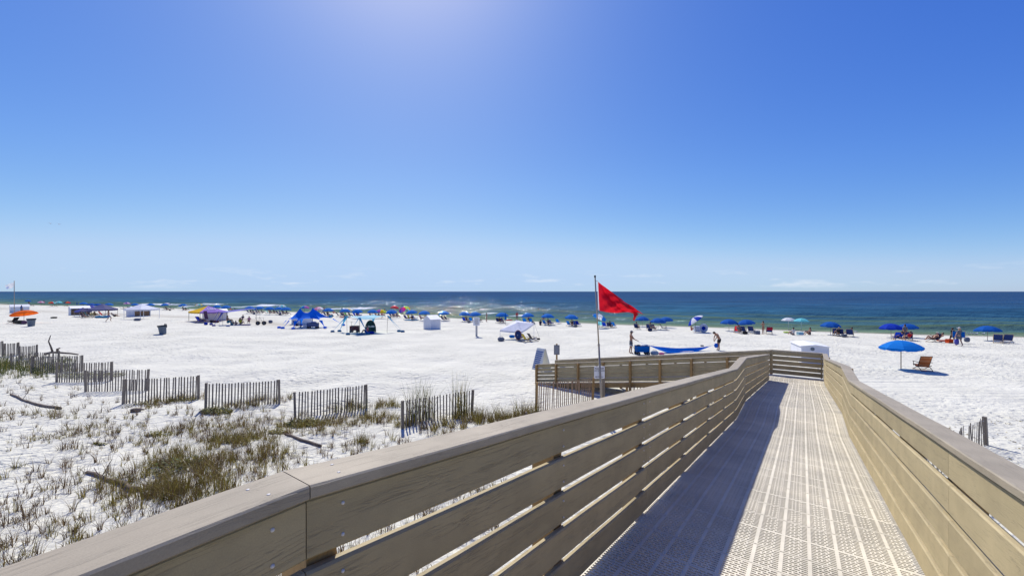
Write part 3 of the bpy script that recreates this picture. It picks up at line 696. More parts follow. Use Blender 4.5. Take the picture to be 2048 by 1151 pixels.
for px, py, r_, n, h in THICK:
    P = W(px, py)
    for _ in range(int(n * 2.5)):
        a = rnd.uniform(0, 6.28); d = r_ * math.sqrt(rnd.random()); x, y = P.x + math.cos(a) * d * 1.3, P.y + math.sin(a) * d
        if on_walk(x, y): continue
        tuft(bl, x, y, h * rnd.choice((rnd.uniform(.45, 1.0), rnd.uniform(.5, 1.1), rnd.uniform(1.0, 1.5))), rnd.randint(11, 20), COL_OLV if rnd.random() < .65 else COL_DRY, .09, .0125, .85)
for px, py, r_, n, h in THICK:                      # long bending straws with seed heads
    P = W(px, py)
    for _ in range(int(n * .5)):
        a = rnd.uniform(0, 6.28); d = r_ * math.sqrt(rnd.random()); x, y = P.x + math.cos(a) * d * 1.3, P.y + math.sin(a) * d
        if on_walk(x, y): continue
        c_ = jit(rnd.choice(((.30, .22, .10), (.22, .18, .05), (.16, .14, .03)))); hh_ = rnd.uniform(.55, .95); z = G(x, y) - .02
        for _k in range(rnd.randint(1, 4)): bl.blade((x + rnd.gauss(0, .03), y + rnd.gauss(0, .03), z), hh_ * rnd.uniform(.7, 1.1), rnd.uniform(0, 6.28), rnd.uniform(.2, 1.1), .012, c_, 5)
o = bl.obj('thick_dune_grass'); o['kind'] = 'stuff'
# tall green grass at the far left
bl = Blades()
for _ in range(420):
    px, py = rnd.uniform(-60, 150), 738 + rnd.gauss(0, 9) - .06 * rnd.uniform(0, 100)
    P = W(px, py); h = .75 - .35 * max(0, px) / 150
    tuft(bl, P.x, P.y, h * rnd.uniform(.6, 1.1), 11, COL_GRN if rnd.random() < .75 else COL_OLV, .16, .016, .6)
o = bl.obj('tall_green_grass'); o['kind'] = 'stuff'
# sea oats: tall stalks
def oats(px, py, n, h, label, r_=.35):
    P = W(px, py); bl = Blades()
    t = thing('sea_oats', label, 'grass clump', P, 0, 'tall sea oat clumps')
    for i in range(n):
        a = rnd.uniform(0, 6.28); d = r_ * math.sqrt(rnd.random()); x, y = math.cos(a) * d, math.sin(a) * d
        z = G(P.x + x, P.y + y) - P.z - .02
        bl.blade((x, y, z), h * rnd.uniform(.45, 1.05), rnd.uniform(0, 6.28), abs(rnd.gauss(.1, .25)), .021, jit(rnd.choice(COL_OLV if rnd.random() < .6 else COL_GRN)), 5)
    bl.obj('leaves', t)
oats(832, 842, 95, 1.75, 'tall sea oat clump behind the near post of the leaning fence')
oats(858, 836, 50, 1.6, 'tall sea oat clump in the middle of the leaning fence', .25)
oats(920, 832, 95, 1.8, 'tall sea oat clump near the far post of the leaning fence')
oats(1035, 835, 26, 1.0, 'thin sea oat clump between the leaning fence and the tan fence', .25)
oats(1068, 835, 22, .8, 'short sea oat clump at the foot of the pine fence post', .2)
oats(700, 826, 60, .8, 'low sea oat clump behind the middle fence panel', .7)
# yellow green creeping plants
def creeper(px, py, rx, ry, n, label, cols=COL_YEL, h=.16):
    P = W(px, py); bl = Blades(); t = thing('creeping_plant', label, 'plant', P, 0, 'yellow green creeping plants on the dune')
    for _ in range(n):
        a = rnd.uniform(0, 6.28); d = math.sqrt(rnd.random()); x, y = math.cos(a) * d * rx, math.sin(a) * d * ry
        z = G(P.x + x, P.y + y) - P.z + abs(rnd.gauss(0, h * .6)) * (1 - d * .6)
        bl.leaf((x, y, z), rnd.uniform(.022, .05), jit(rnd.choice(cols), .35))
    bl.obj('leaves', t)
creeper(432, 823, .62, .35, 700, 'bright yellow green creeping plant at a fence post', h=.22)
creeper(608, 848, .75, .45, 800, 'bright yellow green creeping plant spreading before the middle fence', h=.2)
creeper(556, 865, .35, .2, 160, 'small yellow green creeper beside the thin dark branch')
creeper(180, 752, 1.9, .9, 1500, 'wide green leafy mat seen through the fence', COL_GRN + COL_YEL, .25)
creeper(105, 745, .9, .5, 420, 'dark green leafy mat at the edge of the tall grass', COL_GRN, .3)
creeper(365, 800, .7, .3, 320, 'olive leafy patch under the fence with the lump', COL_OLV + COL_YEL, .14)
creeper(318, 868, .45, .22, 160, 'small pale green creeper on open sand', h=.1)
creeper(200, 888, .22, .1, 60, 'tiny yellow green creeper on open sand, all alone', h=.08)
creeper(470, 878, .8, .4, 380, 'green creeper spread among the thick brown grass', COL_YEL + COL_OLV, .16)
creeper(350, 935, .7, .5, 420, 'olive green creeper in the middle of the thick grass', COL_YEL + COL_GRN, .3)
creeper(283, 808, .35, .2, 110, 'olive tuft of leaves at the foot of a fence post', COL_OLV + COL_YEL, .1)
# dead leaves on the sand to the right of the walk
bl = Blades()
for _ in range(170):
    P = W(rnd.uniform(1890, 2080), rnd.uniform(835, 1010)); 
    for _k in range(rnd.choice((1, 1, 2, 4))): bl.leaf((P.x + rnd.gauss(0, .05), P.y + rnd.gauss(0, .05), P.z + .02), rnd.uniform(.018, .04), jit(rnd.choice(COL_OLV + COL_DRY)))
o = bl.obj('fallen_leaves'); o['kind'] = 'stuff'

# ------------------------------------------------------------------ signs and flags
def text_mesh(txt, size, mat_, ext=.002):
    c = bpy.data.curves.new('lettering', 'FONT'); c.body = txt; c.size = size; c.align_x = 'CENTER'; c.align_y = 'CENTER'; c.extrude = ext; c.offset = size * .018
    o = bpy.data.objects.new('tmp', c); C.objects.link(o)
    me = bpy.data.meshes.new_from_object(o.evaluated_get(bpy.context.evaluated_depsgraph_get())); bpy.data.objects.remove(o)
    me.materials.clear(); me.materials.append(mat_); me.name = 'lettering'; return me
M_INK = mat('black_print', (.03, .03, .04), .6, .05)
M_BLUEINK = mat('blue_print', (.03, .10, .34), .6, .05)
def rounded(b, w_, h, t, r_=.04, z0=0):
    pts = []
    for cx, cz, a0 in ((w_ / 2 - r_, h - r_, 0), (-w_ / 2 + r_, h - r_, 90), (-w_ / 2 + r_, r_, 180), (w_ / 2 - r_, r_, 270)):
        for k in range(4): a = R(a0 + k * 30); pts.append((cx + r_ * math.cos(a), cz + r_ * math.sin(a)))
    n = len(pts); b.add([(x, -t / 2, z + z0) for x, z in pts] + [(x, t / 2, z + z0) for x, z in pts], [tuple(range(n)), tuple(range(n, 2 * n))[::-1]] + [(i, i + n, (i + 1) % n + n, (i + 1) % n) for i in range(n)])
SD = 15.0                                     # distance of the flagpole and the dune sign
def at_depth(px, py, Y): return Vector(((px - 1024) / F * Y, Y, CZ - (py - HOR) / F * Y))
p = at_depth(1206.5, 0, SD); gz0 = G(p.x, SD + .1)
t = thing('dune_sign', 'white sign reading please keep off the dunes on a grey post', 'sign', (p.x, SD + .1, gz0), R(3))
b = MB(); zt = at_depth(0, 742, SD).z - gz0; b.uv = []; b.box((.035, .04, zt / 2 - .2), (.10, .09, zt + .4)); b.uv = [(q[2], q[0]) for q in b.v]; b.obj('post', M_GREYWOOD, t)
zs = at_depth(0, 757.5, SD).z - gz0; b = MB(); rounded(b, .395, .465, .008, .035, zs); pl = b.obj('sign_plate', M_WHITE, t); pl.location = (-.125, -.012, 0)
for txt, sz, z in (('PLEASE KEEP', .062, .375), ('OFF THE DUNES', .052, .295)):
    o = put('lettering', text_mesh(txt, sz, M_INK), pl); o.rotation_euler = (R(90), 0, 0); o.location = (0, -.006, zs + z)
b = MB()
for z, n in ((.085, 11), (.055, 14)):
    x = -.16
    for k in range(n):
        w_ = rnd.uniform(.012, .024)
        if k % 5 != 4: b.box((x + w_ / 2, -.006, zs + z), (w_ * .8, .003, .016))
        x += w_ + .004
b.obj('small_print', M_INK, pl)
# red pennant
base = Vector(at_depth(1206, 0, SD)); base.z = G(base.x, SD)
t = thing('flagpole', 'leaning metal flagpole flying a red triangular flag', 'flagpole', base)
top = at_depth(1190, 553, SD) - base; joint = at_depth(1197.5, 689, SD) - base
b = MB(); b.tube([Vector((0, 0, -.4)), joint], .036, 10); b.obj('lower_pole', M_ALU, t, True)
b = MB(); b.tube([joint - (top - joint).normalized() * .05, top], .026, 10); b.obj('upper_pole', M_ALU, t, True)
b = MB(); b.tube([joint + Vector((0, 0, -.03)), joint + Vector((0, 0, .03))], .043, 10); b.obj('collar', M_ALU, t, True)
b = MB(); b.tube([top + Vector((0, 0, -.03)), top + Vector((0, 0, .05))], .034, 10); b.obj('cap', M_DARK, t, True)
def fpt(px, py, dy=0): return at_depth(px, py, SD) + Vector((0, dy, 0)) - base
M_RED = mat('red_flag_nylon', (.55, .006, .018), .45, .10, 3.0, trans=.5, spec=.3)
rows = []
NS, NT = 34, 22
for j in range(NT + 1):
    row = []
    for i in range(NS + 1):
        s_, q = i / NS, j / NT
        tx, ty = 1196 + s_ * 88, 563 + 65 * s_ ** 1.02          # top edge
        bx, by = 1198.5 + s_ * 78, 621 + 3 * math.sin(s_ * 5) + 9 * s_ ** 2.0 + 3.5 * max(0, s_ - .8) * 5
        if s_ > .93: by -= (s_ - .93) / .07 * 9
        x = tx + (bx - tx) * q; y = ty + (by - ty) * q
        d = (.12 * math.sin(5.2 * s_ + 4.1 * q) + .075 * math.sin(11 * s_ - 8.0 * q + 1) + .035 * math.sin(23 * s_ + 15 * q) + .02 * math.sin(31 * s_ - 22 * q)) * min(1, s_ * 5) * (1 - .3 * q)
        row.append(fpt(x, y, d))
    rows.append(row)
b = MB(); b.grid(rows); b.obj('flag', M_RED, t, True)
b = MB(); b.grid([[fpt(1268 - 1, 625, .02), fpt(1274, 626, -.04), fpt(1278, 628, .03)], [fpt(1268, 633, .05), fpt(1271, 634, -.05), fpt(1272.5, 633, .04)], [fpt(1266, 640, .02), fpt(1268, 641, -.03), fpt(1270.5, 639, .04)]]); b.obj('flag_corner', M_RED, t, True)
b = MB(); b.grid([[fpt(1194.6, 561, -.01), fpt(1196.4, 563, 0)], [fpt(1195.4, 592, -.01), fpt(1197.4, 592, 0)], [fpt(1196.4, 620, -.01), fpt(1198.7, 621, 0)]]); b.obj('heading', cloth('white', (.78, .78, .78)), t)
b = MB()
for py, px in ((561.5, 1191), (618, 1194.8)): b.tube([fpt(px, py), fpt(px + 4.5, py + .6)], .012, 6)
b.obj('clip', M_STEEL, t)
# small notice board seen from behind, and the blue lettered board
P = W(1113.5, 728); t = thing('notice_sign', 'small grey sign on a wooden post behind the lower ramp', 'sign', P, R(-4))
zt = (728 - 687) / F * P.y; b = MB(); b.uv = []; b.box((0, .03, zt / 2 - .2), (.12, .06, zt + .4)); b.uv = [(q[2], q[0]) for q in b.v]; b.obj('post', M_TAN, t)
b = MB(); b.box((0, -.012, zt - .42), (.40, .02, .68)); pl = b.obj('sign_plate', mat('grey_sign', (.17, .18, .20), .6, .2, 9), t)
b = MB()
for z in np.linspace(-.22, .24, 9): b.box((rnd.uniform(-.02, .02), -.024, zt - .42 + z), (rnd.uniform(.2, .32), .003, .018))
b.obj('small_print', mat('pale_print', (.36, .37, .39), .6, .05), pl)
P = W(1083, 738); t = thing('sandwich_board', 'white folding A board with blue lettering at the foot of the ramp', 'sign', P, R(-52))
h = 42 / F * P.y; 
for s_ in (-1, 1):
    b = MB(); b.add([(-.45, s_ * .42, 0), (.45, s_ * .42, 0), (.36, s_ * .03, h), (-.36, s_ * .03, h), (-.45, s_ * .46, 0), (.45, s_ * .46, 0), (.36, s_ * .07, h), (-.36, s_ * .07, h)],
        [(0, 1, 2, 3), (4, 7, 6, 5), (0, 4, 5, 1), (1, 5, 6, 2), (2, 6, 7, 3), (3, 7, 4, 0)])
    pn = b.obj('panel', mat('cream_board', (.70, .69, .62), .6, .05), t)
    if s_ < 0:
        b = MB()
        for k in range(9):
            f_ = .1 + k * .09; y = -.42 - .045 + .39 * f_; x = -.36
            for _ in range(7):
                w_ = rnd.uniform(.04, .1)
                if x + w_ < .36: b.add([(x, y - .006, h * f_), (x + w_, y - .006, h * f_), (x + w_, y - .006 + .02, h * (f_ + .055)), (x, y - .006 + .02, h * (f_ + .055))], [(0, 1, 2, 3)])
                x += w_ + .02
        b.obj('lettering', M_BLUEINK, pn)
P = W(953, 672); t = thing('beach_sign', 'white sign on a tall pale post standing alone on open sand', 'sign', P, R(2))
hp = 37 / F * P.y; b = MB(); b.box((0, 0, hp / 2 - .2), (.22, .2, hp + .4)); b.obj('post', mat('pale_post', (.50, .48, .45), .7, .1), t)
b = MB(); b.box((0, -.12, hp - .4), (.72, .03, .95)); pl = b.obj('sign_plate', M_WHITE, t)
b = MB()
for z in np.linspace(-.3, .3, 6): b.box((rnd.uniform(-.04, .04), -.139, hp - .4 + z), (.42, .004, .05))
b.obj('small_print', mat('faded_print', (.34, .30, .25), .6, .05), pl)
P = W(28.5, 627); t = thing('flagpole', 'tall pole with a faded white flag at the far left', 'flagpole', P)
m_ = P.y / F; hp = 66 * m_; b = MB(); b.tube([(0, 0, -.5), (0, 0, hp)], .06, 8); b.obj('pole', M_ALU, t, True)
rows = [[(-(.2 + 1.35 * i / 8 * 1.2) , .12 * math.sin(i * 1.3 + j), hp - .35 - i * .075 - j * (.30 - i * .008)) for i in range(9)] for j in range(5)]
b = MB(); b.grid(rows, lambda j, i: 1 if (i > 4 and j > 1) else 0); b.obj('flag', [cloth('white', (.78, .78, .78)), cloth('pale_blue', (.40, .47, .66))], t, True)

# ------------------------------------------------------------------ umbrellas
BRIGHT = ('bright_blue', (.004, .19, .62)); BLUE = ('blue', (.004, .15, .52)); DBLUE = ('deep_blue', (.004, .04, .42)); NAVYB = ('ocean_blue', (.005, .10, .40))
WHT = ('white', (.78, .78, .78)); RED = ('red', (.62, .03, .05)); YEL = ('yellow', (.80, .50, .02)); ORG = ('orange', (.75, .14, .015)); PINK = ('pink', (.65, .22, .38)); PPL = ('purple', (.24, .10, .42))
GRNC = ('green', (.07, .42, .09)); AQUA = ('aqua', (.16, .58, .60)); TURQ = ('turquoise', (.20, .66, .72)); LPNK = ('pale_pink', (.70, .48, .60)); LAV = ('lavender', (.50, .40, .66)); MAG = ('magenta', (.55, .03, .32)); PYEL = ('pale_yellow', (.76, .68, .32)); NAVY = ('navy', (.015, .03, .11)); LGRN = ('lime', (.45, .62, .08))
def canopy_mesh(cols, rise=.34, val=.09, n=8, sub=4, vent=True, key=None):
    def mk():
        b = MB(); rings = []; names = list(dict.fromkeys(c[0] for c in cols)); nm = {c[0]: c for c in cols}
        m_ = n * sub
        for r_, z in ((.05, rise), (.3, rise * .93), (.55, rise * .73), (.78, rise * .42), (1.0, 0)):
            row = []
            for k in range(m_):
                f_ = (k % sub) / sub; cv = math.sin(math.pi * f_)
                a = 2 * math.pi * k / m_; rr = r_ * (math.cos(math.pi / n) / math.cos((f_ - .5) * 2 * math.pi / n)) * (1 - .02 * cv * r_)
                row.append((rr * math.cos(a), rr * math.sin(a), z - .02 * cv * r_ * (1 - r_) * 4 * .5 + .02 * cv * r_))
            rings.append(row)
        gi = lambda j, i: names.index(cols[(i // sub) % len(cols)][0])
        b.grid(rings, gi, closed=True)
        if val:
            lo = []
            for k in range(m_):
                f_ = (k % sub) / sub; cv = math.sin(math.pi * f_); x, y, z = rings[-1][k]; lo.append((x * 1.005, y * 1.005, z - val * (1.0 if cv > .3 else .55)))
            b.grid([rings[-1], lo], gi, closed=True)
        b.v.append((0, 0, rise + .02)); c0 = len(b.v) - 1
        for k in range(m_): b.f.append((k, (k + 1) % m_, c0)); b.mi.append(gi(0, k))
        return b.mesh('canopy', [cloth(*nm[x]) for x in names])
    return cached(('canopy', tuple(c[0] for c in cols), rise, val), mk)
def pole_mesh(h, r_=.022, m=None):
    def mk():
        b = MB(); b.tube([(0, 0, -.3), (0, 0, h)], r_, 8); return b.mesh('pole', m or M_WOODDK, True)
    return cached(('pole', round(h, 2), r_, m.name if m else ''), mk)
def rib_mesh(rise):
    def mk():
        b = MB(); b.tube([(.05, 0, rise - .01), (.55, 0, rise * .73 - .012), (.99, 0, -.012)], .008, 4); return b.mesh('rib', M_STEEL)
    return cached(('rib', rise), mk)
def umbrella(px, ytop, dia, cols, label, group='blue umbrellas along the shore', h=2.05, tilt=(0, 0), ribs=0, rise=.42, pole=None, P=None, rz=None, val=.09):
    P = P if P is not None else T(px, ytop, h)
    t = thing('beach_umbrella', label, 'umbrella', P, rnd.uniform(0, .7) if rz is None else rz, group)
    r_ = dia / 2; hub = h - rise * r_
    put('pole', pole_mesh(hub + rise * r_ * .9, .024, pole), t)
    c = put('canopy', canopy_mesh(cols, rise, val), t); c.location = (0, 0, hub); c.scale = (r_,) * 3
    if tilt != (0, 0):
        rzl = t.rotation_euler.z; ax = Vector((-math.sin(tilt[1]), math.cos(tilt[1]), 0)); ax.rotate(Matrix.Rotation(-rzl, 3, 'Z'))
        c.rotation_euler = Matrix.Rotation(tilt[0], 3, ax).to_euler()
    if ribs:
        for k in range(8): o = put('rib', rib_mesh(rise), c); o.rotation_euler = (0, 0, 2 * math.pi * k / 8)
    return t
MW = M_WOODLT
# the near one
P0 = W(1802, 737)
umbrella(0, 0, 2.22, [BRIGHT], 'large bright blue umbrella standing alone beside the orange chair', 'blue umbrellas along the shore', h=1.86, P=P0, ribs=1, rise=.40, tilt=(R(3), R(180)), pole=M_WOODDK, rz=.15, val=.15)
U = [
 (56, 599.5, 2.3, [BLUE], 'small blue umbrella at the far left with a dark group beneath', 0),
 (82, 602, 2.1, [PINK, LPNK], 'pink umbrella near the waterline at the far left', 0),
 (104, 603, 2.2, [YEL, ORG, RED, AQUA], 'yellow and red striped umbrella at the far left', 0),
 (117.5, 602, 2.2, [AQUA, TURQ, WHT], 'pale aqua umbrella beside the yellow and red one', 0),
 (135, 602.5, 2.2, [NAVY, ORG, RED, BLUE, WHT], 'rainbow umbrella with white end standing just right of the aqua one', 0),
 (167, 604, 2.3, [BLUE], 'blue umbrella above the open cushion hut, left of the navy tent', 1),
 (183, 606, 2.3, [NAVYB], 'dull blue umbrella touching the left side of the navy tent peak', 1),
 (196, 606.5, 2.2, [NAVYB], 'dark blue umbrella directly behind the navy tent peak', 1),
 (218, 605.8, 2.3, [BLUE], 'blue umbrella just right of the navy tent peak', 1),
 (254, 604, 2.2, [PPL, LPNK], 'purple and pink umbrella left of the white canopy tent', 0),
 (270, 606, 2.3, [BLUE], 'blue umbrella behind the left slope of the white canopy tent', 1),
 (301, 606.3, 2.3, [BLUE], 'blue umbrella behind the right slope of the white canopy tent', 1),
 (334, 605.2, 2.2, [WHT, LAV], 'white umbrella in front of the surf, behind a blue one', 0),
 (329, 606.8, 2.3, [BLUE], 'blue umbrella before the white surf with chairs beneath', 1),
 (365.5, 607.6, 2.3, [BLUE], 'blue umbrella left of the yellow and purple tent', 1),
 (397.5, 607, 2.2, [AQUA, YEL, WHT], 'pale green and white umbrella in the surf line', 0),
 (434, 609.8, 2.3, [BLUE], 'blue umbrella half behind the yellow and purple tent', 1),
 (452, 610.5, 2.3, [BLUE], 'blue umbrella just right of the yellow and purple tent', 1),
 (500, 612, 2.4, [BLUE], 'left one of two joined blue umbrellas over the shade sail', 1),
 (518, 612.5, 2.4, [BLUE], 'right one of two joined blue umbrellas over the shade sail', 1),
 (539, 613.3, 2.3, [BLUE], 'single blue umbrella between the shade sail and the star tent', 1),
 (558, 613.5, 2.3, [BLUE], 'left one of two overlapping blue umbrellas before the star tent', 1),
 (572, 614, 2.3, [BLUE], 'right one of two overlapping blue umbrellas before the star tent', 1),
 (565, 609.5, 2.2, [WHT, TURQ], 'white umbrella behind two overlapping blue ones', 0),
 (609, 611.3, 2.5, [RED, ORG, YEL, LGRN, AQUA, BLUE, PPL, MAG], 'rainbow umbrella between the two peaks of the star tent', 0),
 (637, 613.5, 2.4, [LPNK, WHT, PINK], 'pink and white umbrella right of the star tent', 0),
 (656.5, 616, 2.3, [BLUE], 'blue umbrella right of the pink and white one', 1),
 (696, 615.2, 2.2, [PYEL, WHT], 'pale yellow umbrella peeping out behind a blue one', 0),
 (690.5, 617, 2.5, [BLUE], 'wide blue umbrella left above the white shade tent', 1),
 (714.5, 618.2, 2.2, [BLUE], 'blue umbrella over the middle of the white shade tent', 1),
 (745.5, 618.8, 2.3, [BLUE], 'blue umbrella touching the rainbow one behind the white shade tent', 1),
 (762.5, 618.3, 2.3, [PPL, YEL, LGRN, TURQ, MAG], 'purple and yellow umbrella beside a blue one', 0),
 (782.5, 619.3, 2.3, [BLUE], 'blue umbrella above the right corner of the white shade tent', 1),
 (789.5, 611.5, 2.5, [RED], 'plain red umbrella at the water edge', 0),
 (823, 619.8, 2.4, [BLUE], 'blue umbrella with a turquoise mat beneath, left of the white box', 1),
 (848.5, 621.2, 2.3, [BLUE], 'flat blue umbrella right above the white box', 1),
 (887.5, 622, 2.3, [BLUE], 'blue umbrella with two empty chairs, right of the white box', 1),
 (929.5, 623, 2.3, [BLUE], 'blue umbrella left of the one behind the beach sign', 1),
 (950, 623.2, 2.4, [BLUE], 'blue umbrella directly behind the beach sign', 1),
 (1004, 624.5, 2.4, [BLUE], 'blue umbrella behind the left corner of the white canopy', 1),
 (1055.5, 625.6, 2.5, [BLUE], 'blue umbrella right behind the white canopy', 1),
 (1095.5, 627, 2.4, [BLUE], 'blue umbrella with a standing person beside it, left of the flagpole', 1),
 (1143, 628.7, 2.4, [BLUE], 'blue umbrella over three blue chairs, nearest the flagpole on its left', 1),
 (1284.5, 632.3, 2.5, [NAVYB], 'blue umbrella partly behind the hanging tip of the red flag', 1),
 (1316, 635.5, 2.6, [NAVYB], 'wide blue umbrella with a visible pole above two chairs', 1),
 (1332, 633.6, 2.4, [NAVYB], 'dark blue umbrella overlapping behind the wide one', 1),
 (1458, 637.8, 2.6, [NAVYB], 'left one of a pair of blue umbrellas near the standing man', 1),
 (1492, 638.7, 2.6, [NAVYB], 'right one of a pair of blue umbrellas near the standing man', 1),
 (1661, 643, 2.6, [NAVYB], 'blue umbrella with a slim pole above the bare white box', 1),
 (1782, 646.6, 2.7, [DBLUE], 'royal blue umbrella above the bright blue one', 1),
 (1814, 646.8, 2.4, [NAVYB], 'dark blue umbrella behind the royal blue one', 1),
 (1975, 651, 2.6, [NAVYB], 'blue umbrella farthest right with two empty chairs', 1),
]
for px, yt, d, cols, lab, g in U:
    far_ = px > 1250; umbrella(px, yt, d * (.88 if far_ else .93), cols, lab, 'blue umbrellas along the shore' if g else 'colourful umbrellas along the shore', pole=MW if px > 1200 else None, h=1.68 if far_ else 1.82, tilt=(R(rnd.uniform(0, 7)), rnd.uniform(0, 6.28)), rise=.46, val=.14)
umbrella(1576.7, 634.8, 2.0, [WHT], 'white umbrella with a blue top beside a turquoise one', 'colourful umbrellas along the shore', pole=M_WHITE, h=1.8)
for o in list(C.objects)[-3:]:
    if o.name.startswith('beach_umbrella'): 
        q = put('top_cap', canopy_mesh([DBLUE], .34, 0), o); q.location = (0, 0, 1.8 - .42 * .36 + .03); q.scale = (.36, .36, .36)
umbrella(1602.5, 636, 2.0, [TURQ, AQUA], 'turquoise umbrella beside the white one with a blue top', 'colourful umbrellas along the shore', pole=M_WHITE, h=1.8)
umbrella(1199, 628.5, 2.3, [BLUE, WHT], 'blue and white patterned umbrella just behind the flagpole', 'colourful umbrellas along the shore', tilt=(R(28), R(20)))
umbrella(1391, 633.5, 2.3, [WHT, DBLUE], 'tilted white umbrella with blue edge beside the swim ring', 'colourful umbrellas along the shore', tilt=(R(38), R(160)))
umbrella(805, 615, 2.2, [RED, MAG, PPL, DBLUE], 'tilted red and purple umbrella lying on its side', 'colourful umbrellas along the shore', tilt=(R(55), R(150)), h=1.6)
umbrella(815, 613, 2.2, [YEL, AQUA, LGRN], 'tilted yellow and green umbrella at the water edge', 'colourful umbrellas along the shore', tilt=(R(40), R(30)))
P = W(48, 646); umbrella(0, 0, 3.0, [ORG], 'tilted orange umbrella beside the grey bin', 'colourful umbrellas along the shore', P=P, h=1.95, tilt=(R(13), R(175)), rise=.36)
def closed_umbrella(px, py, h, col, label):
    P = W(px, py); t = thing('folded_umbrella', label, 'umbrella', P, 0)
    put('pole', pole_mesh(h + .1, .024), t)
    b = MB(); b.tube([(0, 0, h * .42), (0, 0, h * .55), (0, 0, h * .8), (0, 0, h)], [.17, .15, .10, .03], 9); b.obj('folded_canopy', cloth(*col), t)
closed_umbrella(154, 613.5, 1.9, NAVYB, 'folded dark blue umbrella left of the navy tent')
closed_umbrella(1011, 649, 2.0, BLUE, 'folded bright blue umbrella beside the white canopy')

# ------------------------------------------------------------------ chairs
def chair_meshes(kind):
    def mk():
        b = MB(); hw = .29
        for s_ in (-1, 1):
            x = s_ * hw
            b.tube([(x, .62, 0), (x, -.18, .34)], .019, 5); b.tube([(x, .45, .36), (x, -.30, .22), (x, -.50, .0)], .019, 5)
            b.tube([(x, -.10, .22), (x, -.52, .86)], .019, 5)
            b.box((x, .06, .50), (.055, .56, .022)); b.tube([(x, .32, .28), (x, .32, .49)], .016, 5)
        b.tube([(-hw, .62, .02), (hw, .62, .02)], .016, 5); b.tube([(-hw, -.48, .03), (hw, -.48, .03)], .016, 5); b.tube([(-hw, -.52, .86), (hw, -.52, .86)], .02, 5); b.tube([(-hw, .45, .36), (hw, .45, .36)], .018, 5)
        return b.mesh('frame', M_WOODLT if kind == 'lt' else M_WOODDK)
    def seat():
        b = MB(); b.grid([[(x, .45, .365), (x, .2, .27 - .02 * (1 - abs(x) / .28)), (x, -.12, .245)] for x in (-.275, 0, .275)]); return b.mesh('seat_sling', M_BLACK)
    def back():
        b = MB(); b.grid([[(x, -.12, .245), (x, -.33 - .03 * (1 - abs(x) / .28), .56), (x, -.52, .85)] for x in (-.275, 0, .275)]); return b.mesh('back_sling', M_BLACK)
    return cached(('cf', kind), mk), cached('cs', seat), cached('cb', back)
def sling(me, col, key):
    def mk():
        m = me.copy(); m.materials.clear(); m.materials.append(cloth(*col)); return m
    return cached((key, col[0]), mk)
def chair(px, py, col, label, rz=None, kind='dk', scale=1.0, P=None, group='low wooden beach chairs with fabric slings'):
    P = P if P is not None else W(px, py); f_, s_, b_ = chair_meshes(kind)
    t = thing('beach_chair', label, 'chair', P, FACE_SEA + rnd.uniform(-.25, .25) if rz is None else rz, group, scale)
    put('frame', f_, t); put('seat_sling', sling(s_, col, 'ss'), t); put('back_sling', sling(b_, col, 'sb'), t)
    return t
